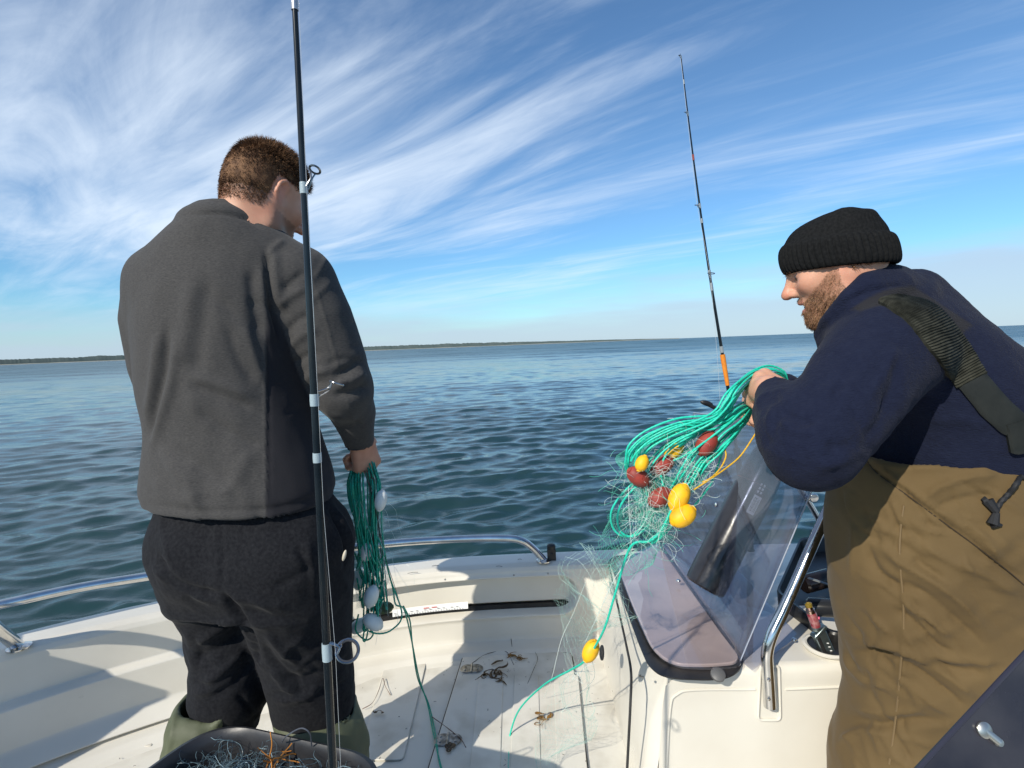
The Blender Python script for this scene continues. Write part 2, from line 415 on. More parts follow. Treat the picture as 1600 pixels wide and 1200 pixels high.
# ================================================================ the sea
SEA = -0.36
def build_sea():
    r = np.concatenate([np.geomspace(0.9, 14, 360), np.geomspace(14.15, 130, 260), np.geomspace(132, 9000, 90)]); nr = len(r)
    a1 = np.linspace(R(-72), R(72), 640); a2 = np.linspace(R(72), R(288), 60)[1:-1]; a = np.concatenate([a1, a2])
    na = len(a); Rr, A = np.meshgrid(r, a, indexing='ij')
    X = Rr*np.sin(A); Y = Rr*np.cos(A)
    dr = np.gradient(r)[:, None]; cell = np.maximum(dr, Rr*(a1[1]-a1[0]))
    Zz = np.zeros_like(X); DX = np.zeros_like(X); DY = np.zeros_like(X)
    g = np.random.default_rng(3); wind = R(-16)
    for i in range(64):
        lam = 0.13*(16 ** (i/63.0)); th = wind+g.normal(0, 0.5); k = 2*np.pi/lam
        amp = 0.0072*lam**0.80*(1.15 if lam < .6 else .69/lam)*g.uniform(.6, 1.3)*0.62
        kx, ky = k*math.sin(th), k*math.cos(th); ph = g.uniform(0, 6.28)
        # long crests broken into groups
        grp = 1+0.6*np.sin((kx*0.13+ky*.05)*X+(ky*0.11-kx*.07)*Y+g.uniform(0, 6.28))
        fade = np.clip(lam/(cell*3.0)-0.4, 0, 1)
        p_ = kx*X+ky*Y+ph; w = amp*grp*fade
        Zz += w*np.cos(p_); DX -= w*0.75*math.sin(th)*np.sin(p_); DY -= w*0.75*math.cos(th)*np.sin(p_)
    V = np.stack([X+DX, Y+DY, SEA+Zz], -1).reshape(-1, 3)
    i = np.arange(nr-1)[:, None]*na; j = np.arange(na)[None]; j2 = (j+1) % na
    Fc = np.stack([i+j, i+na+j, i+na+j2, i+j2], -1).reshape(-1, 4)
    m = bpy.data.materials.new('sea_water'); m.use_nodes = True; t = m.node_tree; b = t.nodes['Principled BSDF']; l = t.links
    b.inputs['IOR'].default_value = 1.333; b.inputs['Roughness'].default_value = 0.06; b.inputs['Specular IOR Level'].default_value = 0.5
    g_ = t.nodes.new('ShaderNodeNewGeometry')
    def nz(sc_, st, det):
        mp_ = t.nodes.new('ShaderNodeMapping'); mp_.inputs['Scale'].default_value = st; mp_.inputs['Rotation'].default_value = (0, 0, 0.3); l.new(g_.outputs['Position'], mp_.inputs[0])
        n = t.nodes.new('ShaderNodeTexNoise'); n.inputs['Scale'].default_value = sc_; n.inputs['Detail'].default_value = det; n.inputs['Roughness'].default_value = 0.6; l.new(mp_.outputs[0], n.inputs['Vector']); return n.outputs['Fac']
    n1 = nz(7.0, (0.55, 1.0, 1), 6); n2 = nz(0.9, (0.5, 1, 1), 7); n3 = nz(0.05, (0.25, 1, 1), 6)
    def bump(h, st, dist, prev=None):
        bp = t.nodes.new('ShaderNodeBump'); bp.inputs['Strength'].default_value = st; bp.inputs['Distance'].default_value = dist; l.new(h, bp.inputs['Height'])
        if prev: l.new(prev, bp.inputs['Normal'])
        return bp.outputs[0]
    nn_ = bump(n1, 0.5, 0.016)
    # wave slopes too small for the mesh: perturb the normal directly with many octaves
    def slope(sc_, st, det, rough, amp):
        mp_ = t.nodes.new('ShaderNodeMapping'); mp_.inputs['Scale'].default_value = st; mp_.inputs['Rotation'].default_value = (0, 0, 0.25); l.new(g_.outputs['Position'], mp_.inputs[0])
        n = t.nodes.new('ShaderNodeTexNoise'); n.inputs['Scale'].default_value = sc_; n.inputs['Detail'].default_value = det; n.inputs['Roughness'].default_value = rough; l.new(mp_.outputs[0], n.inputs['Vector'])
        a = t.nodes.new('ShaderNodeVectorMath'); a.operation = 'SUBTRACT'; l.new(n.outputs['Color'], a.inputs[0]); a.inputs[1].default_value = (.5, .5, .5)
        c = t.nodes.new('ShaderNodeVectorMath'); c.operation = 'MULTIPLY'; l.new(a.outputs[0], c.inputs[0]); c.inputs[1].default_value = (amp*.7, amp, 0); return c.outputs[0]
    def add(a, c):
        n = t.nodes.new('ShaderNodeVectorMath'); n.operation = 'ADD'; l.new(a, n.inputs[0]); l.new(c, n.inputs[1]); return n.outputs[0]
    s1 = slope(1.3, (.5, 1, 1), 4, .55, .28); s2 = slope(.11, (.35, 1, 1), 7, .72, .5)
    ln = t.nodes.new('ShaderNodeVectorMath'); ln.operation = 'LENGTH'; l.new(g_.outputs['Position'], ln.inputs[0])
    r2 = t.nodes.new('ShaderNodeMapRange'); r2.inputs[1].default_value = 4; r2.inputs[2].default_value = 250; r2.inputs[3].default_value = .55; r2.inputs[4].default_value = 5.0; l.new(ln.outputs['Value'], r2.inputs[0])
    r3 = t.nodes.new('ShaderNodeMapRange'); r3.interpolation_type = 'SMOOTHSTEP'; r3.inputs[1].default_value = 4; r3.inputs[2].default_value = 120; r3.inputs[3].default_value = .05; r3.inputs[4].default_value = .28; l.new(ln.outputs['Value'], r3.inputs[0]); l.new(r3.outputs[0], b.inputs['Roughness'])
    sc2 = t.nodes.new('ShaderNodeVectorMath'); sc2.operation = 'SCALE'; l.new(add(s1, s2), sc2.inputs[0]); l.new(r2.outputs[0], sc2.inputs['Scale'])
    nv = t.nodes.new('ShaderNodeVectorMath'); nv.operation = 'NORMALIZE'; l.new(add(nn_, sc2.outputs[0]), nv.inputs[0]); l.new(nv.outputs[0], b.inputs['Normal'])
    # body of the water: dark green-blue, patches of weed and sand under the near water
    mx = t.nodes.new('ShaderNodeMix'); mx.data_type = 'RGBA'; r_ = t.nodes.new('ShaderNodeMapRange'); r_.inputs[1].default_value = .38; r_.inputs[2].default_value = .62
    l.new(n3, r_.inputs[0]); l.new(r_.outputs[0], mx.inputs[0]); mx.inputs[6].default_value = (0.010, 0.036, 0.041, 1); mx.inputs[7].default_value = (0.018, 0.050, 0.050, 1)
    l.new(mx.outputs[2], b.inputs['Base Color'])
    o = mesh_obj('sea', V, Fc, m); tag(o, 'dark teal sea covered in small wind ripples', None, kind='structure')
build_sea()

# ================================================================ far shore
def build_shore():
    # low coast about 2.3 km off, running from left of the frame to a point right of the middle
    D = 2300.0
    az = np.linspace(math.atan2(-1.35, 1), math.atan2(0.31, 1), 1500)
    t = np.linspace(0, 1, len(az)); end = 1-sm(t, 0.62, 1.0)
    P = np.c_[t*160, np.zeros(len(t)), np.zeros(len(t))]
    tree = 14.5+1.5*fbm(P*np.array([.35, 1, 1]), 3, 5)+0.9*fbm(P*np.array([4.0, 1, 1]), 3, 9)
    # gap where bare low ground shows, trees thin towards the point
    h = (tree*(0.16+0.84*end)+1.0)*np.where(t > .93, sm(1.0-t, 0, .07), 1)
    sand = MATS['shore_sand']; wood = MATS['far_forest']
    def strip(d0, d1, z0f, z1f, name, m, lab, kind):
        th = az; s = np.sin(th)/np.cos(th)*0+np.sin(th); c = np.cos(th)
        f0 = np.stack([s*d0, c*d0, z0f], -1); f1 = np.stack([s*(d0+6), c*(d0+6), z1f], -1)
        b1 = np.stack([s*d1, c*d1, z1f*0.97+1], -1); b0 = np.stack([s*d1, c*d1, z0f], -1)
        n = len(th); V = np.concatenate([f0, f1, b1, b0]); i = np.arange(n-1)
        Fc = np.concatenate([np.stack([a*n+i, a*n+i+1, (a+1)*n+i+1, (a+1)*n+i], 1) for a in range(3)])
        o = mesh_obj(name, V, Fc, m, smooth=False); tag(o, lab, None, kind=kind); return o
    n = len(az)
    strip(D-60, D+600, np.full(n, SEA-1), np.full(n, SEA+1.7)+0*t, 'shore', sand, 'low sandy strip of far shore along the horizon', 'structure')
    strip(D, D+500, np.full(n, SEA), SEA+1.6+h, 'forest', wood, 'dark low forest along the far shore', 'stuff')
mat('shore_sand', (0.34, 0.32, 0.27), 0.9, col2=(0.2, 0.21, 0.17), nscale=0.01)
mat('far_forest', (0.05, 0.075, 0.075), 0.95, col2=(0.075, 0.10, 0.098), nscale=0.02)
build_shore()

# ================================================================ the boat
GEL = mat('gelcoat', (0.69, 0.665, 0.59), 0.34, col2=(0.62, 0.59, 0.515), nscale=3.2, bump=0.05, bscale=40, bdist=0.001, rvar=.08, coat=.1)
GELD = mat('gelcoat_deck', (0.67, 0.645, 0.57), 0.5, col2=(0.43, 0.395, 0.32), nscale=8, lo=.48, hi=.85, bump=0.25, bscale=420, bdist=0.0006, rvar=.08)
SEAM = mat('rubber_seam', (0.03, 0.03, 0.03), 0.7)
BLK = mat('black_plastic', (0.012, 0.012, 0.013), 0.38, col2=(0.022, 0.022, 0.022), nscale=20, bump=0.05, bscale=300)
STEEL = mat('stainless', (0.72, 0.71, 0.69), 0.13, 1.0, col2=(.60, .59, .57), nscale=30, rvar=.05)
DIRTY = mat('dull_metal', (0.42, 0.42, 0.40), 0.42, 1.0, col2=(.16, .15, .13), nscale=60)
WHITE = mat('white_sticker', (0.8, 0.8, 0.78), 0.4)
RED = mat('red_print', (0.6, 0.05, 0.04), 0.5)
INK = mat('black_print', (0.03, 0.03, 0.03), 0.5)

boat = empty('motorboat', (0.2, 1.1, -0.1), 'cream white open motorboat with steel rails that both men stand in', 'boat')

# gunwale curve seen from above (outer edge), starboard side then round the bow
SB = [(3.2, 2.28), (2.2, 2.34), (1.2, 2.37), (0.4, 2.36), (-0.35, 2.335), (-0.85, 2.20), (-1.30, 1.99), (-1.68, 1.72), (-2.10, 1.30), (-2.32, 0.95)]
PT = [(x, 1.5-y) for x, y in SB[::-1]]
gcur = spline(np.array([(x, y, 0) for x, y in SB+PT[1:]]), 900)
gcur = resample(gcur, 0.012)
gx, gy = gcur[:, 0], gcur[:, 1]
gT = np.gradient(gcur, axis=0); gT /= np.linalg.norm(gT, axis=1)[:, None]
gN = np.stack([-gT[:, 1], gT[:, 0], 0*gx], 1)                     # towards the inside of the boat
if gN[10][1] > 0: gN = -gN
zg = 0.33+0.05*sm(-gx, 0.4, 2.2)-0.01*sm(gx, 0.5, 1.5)
def liner():
    # profile of (inward offset, height as fraction): deck flange, wall with mouldings, fillet, floor
    o_, z_ = [], []
    def seg(a, b, n):
        for t in np.linspace(0, 1, n, endpoint=False): o_.append(a[0]+(b[0]-a[0])*t); z_.append(a[1]+(b[1]-a[1])*t)
    seg((0.0, .93), (0.004, .985), 3); seg((0.004, .985), (0.016, 1.0), 3); seg((0.016, 1.0), (0.118, 1.0), 8); seg((0.118, 1.0), (0.140, .975), 5)
    seg((0.140, .975), (0.148, .93), 4); seg((0.148, .93), (0.172, .13), 110); seg((0.172, .13), (0.176, .085), 5)
    seg((0.176, .085), (0.20, .068), 5); seg((0.20, .068), (0.235, .055), 6); seg((0.235, .055), (0.262, .012), 8); seg((.262, .012), (.29, -.004), 4)
    o_.append(.30); z_.append(-.02)
    o_ = np.array(o_); z_ = np.array(z_); n = len(gx)
    O, Zf = np.broadcast_to(o_, (n, len(o_))).copy(), np.broadcast_to(z_, (n, len(o_))).copy()
    Xc = gx[:, None]+0*O; sb = (gy[:, None] > 0.75)+0*O
    # forward part: two long stringer mouldings in the wall and a wider fillet
    bowm = sm(-Xc, 0.72, 0.80)*1.0
    z_abs = Zf*zg[:, None]
    def ridge(zc, w, h): return h*sm(z_abs, zc-w, zc-w*.2)*(1-sm(z_abs, zc, zc+.012))
    push = bowm*(0.030*(1-sm(z_abs, 0.205, 0.222)))*(Zf > .1)
    push += bowm*(0.05*(1-sm(z_abs, 0.03, 0.09)))
    # side pocket: rounded recess in the wall, x -1.0 .. 0.2
    cx, hw, cz, hz, rr = -0.38, 0.615, 0.205, 0.080, 0.075
    qx = np.abs(Xc-cx)-(hw-rr); qz = np.abs(z_abs-cz)-(hz-rr)
    d = np.sqrt(np.maximum(qx, 0)**2+np.maximum(qz, 0)**2)+np.minimum(np.maximum(qx, qz), 0)-rr
    on = (gy[:, None] > 0.75)*(1-bowm)
    rec = -0.042*(1-sm(d, -0.016, 0.0))+0.007*np.exp(-(d/0.010)**2)
    slot = -0.035*(1-sm(z_abs, 0.158, 0.164))*(1-sm(d, -.03, -.02))
    wallm = (Zf > .13)*(Zf < .92)
    push += on*wallm*(rec+slot)
    O += push
    V = np.stack([gx[:, None]+gN[:, 0:1]*O, gy[:, None]+gN[:, 1:2]*O, z_abs+0.06*bowm*sm(O, .12, .2)*(1-sm(O, .31, .36))*0], -1)
    m = V.shape[1]; V = V.reshape(-1, 3)
    i = np.arange(n-1)[:, None]*m; j = np.arange(m-1)[None]
    Fc = np.stack([i+j, i+j+1, i+m+j+1, i+m+j], -1).reshape(-1, 4)
    if True:
        nn_ = np.cross(V[Fc[0, 2]]-V[Fc[0, 0]], V[Fc[0, 3]]-V[Fc[0, 1]])
    mesh_obj('side_liner', V, Fc, GEL, boat)
    # outer hull
    ho = [(-0.002, 0.94, 0), (-0.02, 0.91, 0), (-0.02, 0.85, 0), (0.0, .82, 0), (0.05, 0, -.2), (0.16, 0, -.42), (.5, 0, -.62)]
    Vh = np.stack([np.stack([gx+gN[:, 0]*a, gy+gN[:, 1]*a, zg*b+c], -1) for a, b, c in ho], 1); k = len(ho)
    j = np.arange(k-1)[None]; i = np.arange(n-1)[:, None]*k
    Fh = np.stack([i+j, i+k+j, i+k+j+1, i+j+1], -1).reshape(-1, 4)
    mesh_obj('hull', Vh.reshape(-1, 3), Fh, GEL, boat)
liner()
# floor
def floor_sheet():
    a = gcur[::14]; off = 0.285+0.05*sm(-gx[::14], .72, .80)
    V = [(p[0]+n_[0]*o_, p[1]+n_[1]*o_, 0.0) for p, n_, o_ in zip(a, gN[::14], off)]
    mb = MB(); mb.add(V, [tuple(range(len(V)))])
    o = mb.build('deck', GELD, boat)
floor_sheet()
def flat_path(pts, z, w, h):
    """low bar with rounded section along floor points (x, y)"""
    P = np.array([(p[0], p[1], z) for p in pts], float); return tube_vf(P, w, 8)
def zpath(px, z, n=30): return spline(np.array([Z(x, y, z) for x, y in px]), n)
# hatch in the floor: lid plate, grooved treads, hinges, screws
def rounded_poly(P, r, n=6):
    P = [np.array(p, float) for p in P]; out = []
    for i in range(len(P)):
        a, b, c = P[i-1], P[i], P[(i+1) % len(P)]
        u1 = (a-b)/np.linalg.norm(a-b); u2 = (c-b)/np.linalg.norm(c-b)
        rr = min(r, np.linalg.norm(a-b)*.45, np.linalg.norm(c-b)*.45)
        p0, p1 = b+u1*rr, b+u2*rr
        for t in np.linspace(0, 1, n): out.append((1-t)**2*p0+2*(1-t)*t*b+t*t*p1)
    return np.array(out)
lid = [Z(727, 1018, 0), Z(893, 1023, 0), Z(915, 1180, 0), Z(935, 1330, 0), Z(628, 1340, 0)]
lid = [np.array([p[0], p[1], 0.003]) for p in lid]
mb = MB(); mb.add(*prism_vf(rounded_poly(lid, .02), (0, 0, .007))); hatch = mb.build('hatch_lid', GELD, boat, bevel=.003)
mb = MB()
ring = rounded_poly(lid, .02); ring = np.concatenate([ring, ring[:1]]); mb.add(*tube_vf(resample(ring, .02)+np.array([0, 0, .003]), 0.0035, 6)); mb.build('hatch_seal', SEAM, boat)
mb = MB()
for xa, xb in ((745, 722), (800, 790), (862, 868)):
    w = 46
    q = [Z(xa+4, 1058, 0), Z(xa+w*.9, 1060, 0), Z(xb+w*1.25, 1290, 0), Z(xb+4, 1290, 0)]
    q = [np.array([p[0], p[1], .0102]) for p in q]
    mb.add(*prism_vf(rounded_poly(q, .012), (0, 0, .0028)))
mb.build('tread_strip', GELD, hatch, bevel=.002)
for (x, y) in ((737, 1045), (700, 1156)):
    p = Z(x, y, .012); mb = MB()
    for s in (-1, 1):
        mb.add(*lathe_vf([(.0, -.001), (.026, -.001), (.028, .001), (.026, .003), (0.0, .0035)], p+np.array([s*.016, 0, 0]), seg=20))
    mb.add(*tube_vf([p+np.array([0, -.026, .003]), p+np.array([0, .026, .003])], .0045, 8))
    for s in (-1, 1):
        for q in (-1, 1): mb.add(*lathe_vf([(.004, .003), (.004, .005), (.0005, .006)], p+np.array([s*.024, q*.011, 0]), seg=8))
    mb.build('hinge', DIRTY, hatch)
for (x, y) in ((905, 1181), (838, 1038), (885, 1036), (890, 1010), (757, 1030), (130, 1142), (262, 1140), (8, 1192)):
    p = Z(x, y, .006); mb = MB(); mb.add(*lathe_vf([(.009, 0), (.010, .002), (.007, .004), (.002, .0035)], p, seg=14)); mb.build('screw', DIRTY, boat)
# raised non-slip panels and seams of the bow sole
for pl in ([(-60, 1215), (60, 1163), (180, 1112), (310, 1084), (420, 1070)],):
    P = zpath(pl, .006); mb = MB(); mb.add(*tube_vf(P, .0035, 6)); mb.build('sole_seam', SEAM, boat)
for q in ([(150, 1142), (258, 1142), (250, 1122), (205, 1122)], [(40, 1175), (240, 1168), (228, 1150), (110, 1150)], [(600, 1045), (668, 1030), (630, 1190), (560, 1190)]):
    P = [np.array([*Z(x, y, 0)[:2], .002]) for x, y in q]; mb = MB(); mb.add(*prism_vf(rounded_poly(P, .02), (0, 0, .004))); mb.build('nonslip_panel', GELD, boat, bevel=.003)

# black slot of the side pocket, ruler sticker
def wall_pt(x, z, off):
    i = int(np.argmin(np.abs(gx-x)+(gy < .75)*9)); return np.array([gx[i]+gN[i, 0]*off, gy[i]+gN[i, 1]*off, z])
def wall_patch(x0, x1, z0, z1, off0, off1, th, name, m, parent, n=24, rr=0):
    V = []; Fl = []
    for k in range(n+1):
        x = x0+(x1-x0)*k/n
        V += [wall_pt(x, z0, off0), wall_pt(x, z1, off1), wall_pt(x, z1, off1-th), wall_pt(x, z0, off0-th)]
    for k in range(n):
        b = 4*k
        for a in range(4): Fl.append((b+a, b+(a+1) % 4, b+4+(a+1) % 4, b+4+a))
    Fl += [(0, 1, 2, 3), (4*n+3, 4*n+2, 4*n+1, 4*n)]
    mb = MB(); mb.add(V, Fl); return mb.build(name, m, parent)
wall_patch(-1.0, 0.205, .120, .157, .128, .128, .02, 'pocket_slot', BLK, boat)
rul = wall_patch(-.56, -.235, .158, .184, .146, .138, .001, 'ruler_sticker', WHITE, boat)
mb = MB()
for k in range(52):
    x = -.545+k*.0056; hgt = .007 if k % 5 == 0 else .004
    c = wall_pt(x, .160+hgt/2, .1480); mb.add(*box_vf(c, (.0010, .0012, hgt)))
for k in range(10):
    c = wall_pt(-.545+k*.030, .1705, .1465); mb.add(*box_vf(c, (.010, .0012, .0012)))
mb.build('ruler_scale', INK, rul)
mb = MB()
for k in range(4): mb.add(*box_vf(wall_pt(-.42+k*.017, .1765, .1445), (.011, .0012, .0028)))
mb.build('ruler_heading', RED, rul)
for x in (-.62, -.33, -.02, .12):
    p = wall_pt(x, .293, .152); mb = MB(); mb.add(*lathe_vf([(.0045, 0), (.004, .002), (.001, .003)], p, (0, -1, .1), seg=10)); mb.build('screw', DIRTY, boat)

# rails
def rail(name, pts, r, m=STEEL, parent=boat, foot=None):
    P = resample(spline(np.array(pts), 160), .01); mb = MB(); mb.add(*tube_vf(P, r, 16)); return mb.build(name, m, parent)
def flange(p, parent, ax=(0, 0, 1), r=.032):
    mb = MB(); mb.add(*lathe_vf([(r, 0), (r, .004), (r*.75, .007), (r*.55, .009)], p, ax, seg=20)); return mb.build('rail_foot', STEEL, parent)
pA = [Q(-180, 985, 1.52), Q(0, 945, 1.66), Q(130, 917, 1.78), Q(255, 897, 1.90), Q(420, 871, 2.04), Q(600, 850, 2.16), Q(700, 843, 2.22), Q(785, 841, 2.24), Q(815, 845, 2.245), Q(834, 858, 2.25), Z(850, 876, .332)]
sr = rail('side_rail', pA, .0155); flange(Z(850, 876, .333), sr)
bz = .372
pB = [Z(30, 1012, bz-.01), Q(8, 993, 1.60), Q(-40, 960, 1.52), Q(-160, 930, 1.36), Q(-420, 920, 1.1)]
brl = rail('bow_rail', pB, .0185); flange(Z(30, 1012, bz-.005), brl)
# black plastic rail light socket on the gunwale
mb = MB(); p = Z(862, 874, .33); mb.add(*box_vf(p+np.array([0, 0, .024]), (.036, .03, .048))); mb.add(*lathe_vf([(.018, 0), (.018, .018), (.013, .022), (0.001, .023)], p+np.array([0, 0, .045]), (0, 0, 1), 18))
mb.add(*lathe_vf([(.007, 0), (.007, .004), (0.001, .005)], p+np.array([0, -.015, .028]), (0, -1, 0), 12))
mb.build('light_socket', BLK, boat, bevel=.004)

# console -------------------------------------------------------------
YF = 1.34
def console():
    # body as a block with rounded corners; its front is the face towards the camera
    zt = .40
    xl = .385; xb = .30
    # closed outline of the front-left edge swept back to the gunwale
    prof = [(xb, -.01), (xb+.004, .10), (xb+.03, .26), (xl-.012, zt-.03), (xl-.004, zt-.010), (xl+.010, zt), ]
    ys = [YF, YF+.012, YF+.03, 1.6, 1.9, 2.15, 2.30]
    V = []; Fl = []
    m = len(prof)
    for k, y in enumerate(ys):
        t = max(0, (y-1.5)/.8); ins = [.03, .008, 0, 0, 0, 0, 0][k]
        for (x, z) in prof: V.append((x+ins+t*.02, y, z-(.065*t if z > .2 else 0)-(ins*.3 if z > .3 else 0)))
    for k in range(len(ys)-1):
        for j in range(m-1): Fl.append((k*m+j, (k+1)*m+j, (k+1)*m+j+1, k*m+j+1))
    mb = MB(); mb.add(V, Fl)
    # front face with rounded top edge
    xs = [xl+.010, xl+.05, .9, 1.6, 2.6]
    zs = [(-.02, YF), (.30, YF), (.36, YF), (zt-.022, YF), (zt-.008, YF+.004), (zt-.001, YF+.012), (zt, YF+.024)]
    V = []; Fl = []
    V2 = []
    left = [(xb+.03, -.01), (xb+.055, .30), (xb+.065, .36), (xl+.0, zt-.022), (xl+.006, zt-.008), (xl+.008, zt-.001), (xl+.012, zt)]
    for i, (z, y) in enumerate(zs):
        for x in [left[i][0]]+xs[1:]: V2.append((x, y-.001, z))
    c = len(xs)
    for i in range(len(zs)-1):
        for j in range(c-1): Fl.append((i*c+j, i*c+j+1, (i+1)*c+j+1, (i+1)*c+j))
    mb.add(V2, Fl)
    # top sheet sloping down to the gunwale
    mb.add([(xl+.010, YF+.022, zt), (2.6, YF+.022, zt), (2.6, 1.62, zt), (xl+.013, 1.62, zt-.008)], [(0, 1, 2, 3)])
    mb.add([(xl+.013, 1.62, zt-.008), (2.6, 1.62, zt), (2.6, 2.30, .322), (xl+.03, 2.30, .336)], [(0, 1, 2, 3)])
    return mb.build('console', GEL, boat)
con = console()
# dark seam and moulded rib up the console's left side
def side_line(pts, r, name, m, n=40):
    mb = MB(); mb.add(*tube_vf(resample(spline(np.array(pts), n), .01), r, 8)); return mb.build(name, m, boat)
side_line([Q(951, 880, 2.2), Q(966, 950, 1.80), Q(979, 1010, 1.56), Q(986, 1050, 1.42), Q(985, 1100, 1.325), Q(980, 1200, 1.325), Q(974, 1330, 1.325)], .0035, 'console_seam', SEAM)
# raised frame on the console front
zf = lambda x, y, o=0.0: Q(x, y, YF-.002-o)
P = [zf(1040, 1390), zf(1040, 1250), zf(1047, 1110), zf(1058, 1085), zf(1085, 1078), zf(1180, 1077)]
side_line(P, .0035, 'front_moulding', GEL)
P = [zf(1228, 1077), zf(1300, 1074), zf(1400, 1070)]
side_line(P, .0035, 'front_moulding', GEL)
# recess with windscreen foot
def top_pt(x, y, dz=0.0):
    p = Z(x, y, .40)
    for _ in range(6):
        z = .40-max(0, (p[1]-1.62)/.68)*.07; p = Z(x, y, z+dz)
    return p
rec_px = [(950, 874), (962, 905), (975, 945), (990, 985), (1000, 1012), (1012, 1040), (1030, 1056), (1055, 1062), (1110, 1064), (1140, 1060), (1157, 1048), (1163, 1030), (1030, 846)]
P = rounded_poly([top_pt(x, y, .002) for x, y in rec_px], .05); mb = MB(); mb.add(*prism_vf(P, (0, 0, .003))); mb.build('windscreen_gasket', BLK, boat)
# cream pad seen through the smoked flange
pad_px = [(966, 888), (985, 940), (1004, 985), (1018, 1015), (1038, 1034), (1062, 1043), (1110, 1044), (1149, 1040), (1155, 1030), (1027, 852)]
P = rounded_poly([top_pt(x, y, .0065) for x, y in pad_px], .05); mb = MB(); mb.add(*prism_vf(P, (0, 0, .010))); mb.build('dash_pad', mat('dash_pad', (.61, .545, .51), .3, col2=(.50, .445, .42), nscale=7, bump=.1, bscale=50), boat, bevel=.003)
# smoked acrylic
def glass(name, tint, alpha, rough=.03):
    m = bpy.data.materials.new(name); m.use_nodes = True; t = m.node_tree; t.nodes.clear(); o = t.nodes.new('ShaderNodeOutputMaterial')
    tr = t.nodes.new('ShaderNodeBsdfTransparent'); tr.inputs[0].default_value = (*tint, 1)
    gl = t.nodes.new('ShaderNodeBsdfGlossy'); gl.inputs['Roughness'].default_value = rough; gl.inputs[0].default_value = (1, 1, 1, 1)
    df = t.nodes.new('ShaderNodeBsdfDiffuse'); df.inputs[0].default_value = (.35, .36, .42, 1)
    fr = t.nodes.new('ShaderNodeFresnel'); fr.inputs[0].default_value = 1.45
    m1 = t.nodes.new('ShaderNodeMixShader'); m2 = t.nodes.new('ShaderNodeMixShader')
    co = t.nodes.new('ShaderNodeTexCoord'); n = t.nodes.new('ShaderNodeTexNoise'); n.inputs['Scale'].default_value = 9; n.inputs['Detail'].default_value = 7; t.links.new(co.outputs['Object'], n.inputs['Vector'])
    r_ = t.nodes.new('ShaderNodeMapRange'); r_.inputs[1].default_value = .3; r_.inputs[2].default_value = .75; r_.inputs[3].default_value = alpha*.5; r_.inputs[4].default_value = alpha*1.6
    t.links.new(n.outputs['Fac'], r_.inputs[0]); t.links.new(r_.outputs[0], m1.inputs[0])
    t.links.new(tr.outputs[0], m1.inputs[1]); t.links.new(df.outputs[0], m1.inputs[2])
    gg = t.nodes.new('ShaderNodeNewGeometry'); bf = t.nodes.new('ShaderNodeMath'); bf.operation = 'SUBTRACT'; bf.inputs[0].default_value = 1; t.links.new(gg.outputs['Backfacing'], bf.inputs[1]); mu = t.nodes.new('ShaderNodeMath'); mu.operation = 'MULTIPLY'; t.links.new(fr.outputs[0], mu.inputs[0]); t.links.new(bf.outputs[0], mu.inputs[1])
    t.links.new(mu.outputs[0], m2.inputs[0]); t.links.new(m1.outputs[0], m2.inputs[1]); t.links.new(gl.outputs[0], m2.inputs[2]); t.links.new(m2.outputs[0], o.inputs[0])
    return m
SMOKE = glass('smoked_acrylic', (.60, .62, .69), .12)
SMOKE_D = glass('dark_acrylic', (.19, .20, .27), .07)
EDGE = mat('acrylic_edge', (.03, .03, .045), .15)
b0 = Q(1157, 1032, YF+.01); b1 = top_pt(1028, 848, .02)
t0 = Q(1312, 662, YF+.01); t1 = Q(1084, 645, b1[1]+.0)
ws = []
n1, n2 = 24, 24
for i in range(n1+1):
    for j in range(n2+1):
        a, b = i/n1, j/n2; A = b0*(1-a)+b1*a; B = t0*(1-a)+t1*a; p = A*(1-b)+B*b
        p = p+np.array([-.05*math.sin(math.pi*a), 0, 0])*b*.6
        if b > .85 and a < .12: pass
        ws.append(p)
Fl = [(i*(n2+1)+j, i*(n2+1)+j+1, (i+1)*(n2+1)+j+1, (i+1)*(n2+1)+j) for i in range(n1) for j in range(n2)]
wscr = mesh_obj('windscreen', ws, Fl, SMOKE, boat); md = wscr.modifiers.new('thick', 'SOLIDIFY'); md.thickness = .004; md.offset = 0
mb = MB(); W = np.array(ws).reshape(n1+1, n2+1, 3)
mb.add(*tube_vf(W[:, 0], .0042, 8)); mb.build('windscreen_edge', EDGE, wscr)
mb = MB(); mb.add(*tube_vf(W[:, -1], .0026, 6)); mb.add(*tube_vf(W[-1, :], .0022, 6)); mb.add(*tube_vf(W[0, :], .0018, 6)); mb.build('windscreen_edge', mat('edge_light', (.30, .33, .40), .2), wscr)
fl_px = [(962, 880), (978, 925), (998, 975), (1016, 1012), (1036, 1034), (1062, 1045), (1110, 1047), (1157, 1043), (1158, 1033), (1028, 848)]
P = rounded_poly([top_pt(x, y, .022) for x, y in fl_px], .05); mb = MB(); mb.add(*prism_vf(P, (0, 0, .004))); mb.build('windscreen_flange', glass('smoked_flange', (.92, .89, .89), .05), wscr)
P = np.array([top_pt(x, y, .008) for x, y in [(1030, 850), (1158, 1033), (1175, 1048), (1238, 1003), (1245, 992), (1116, 852)]]); mb = MB(); mb.add(*prism_vf(P, (0, 0, .004))); mb.build('inner_flange', glass('smoked_inner', (.86, .86, .90), .05), wscr)
def bolt(p, parent, ax=(0, 0, 1), r=.008, m=STEEL, name='bolt'):
    mb = MB(); mb.add(*lathe_vf([(r, 0), (r, r*.25), (r*.8, r*.6), (r*.3, r*.75), (.0004, r*.75)], p, ax, 14)); return mb.build(name, m, parent)
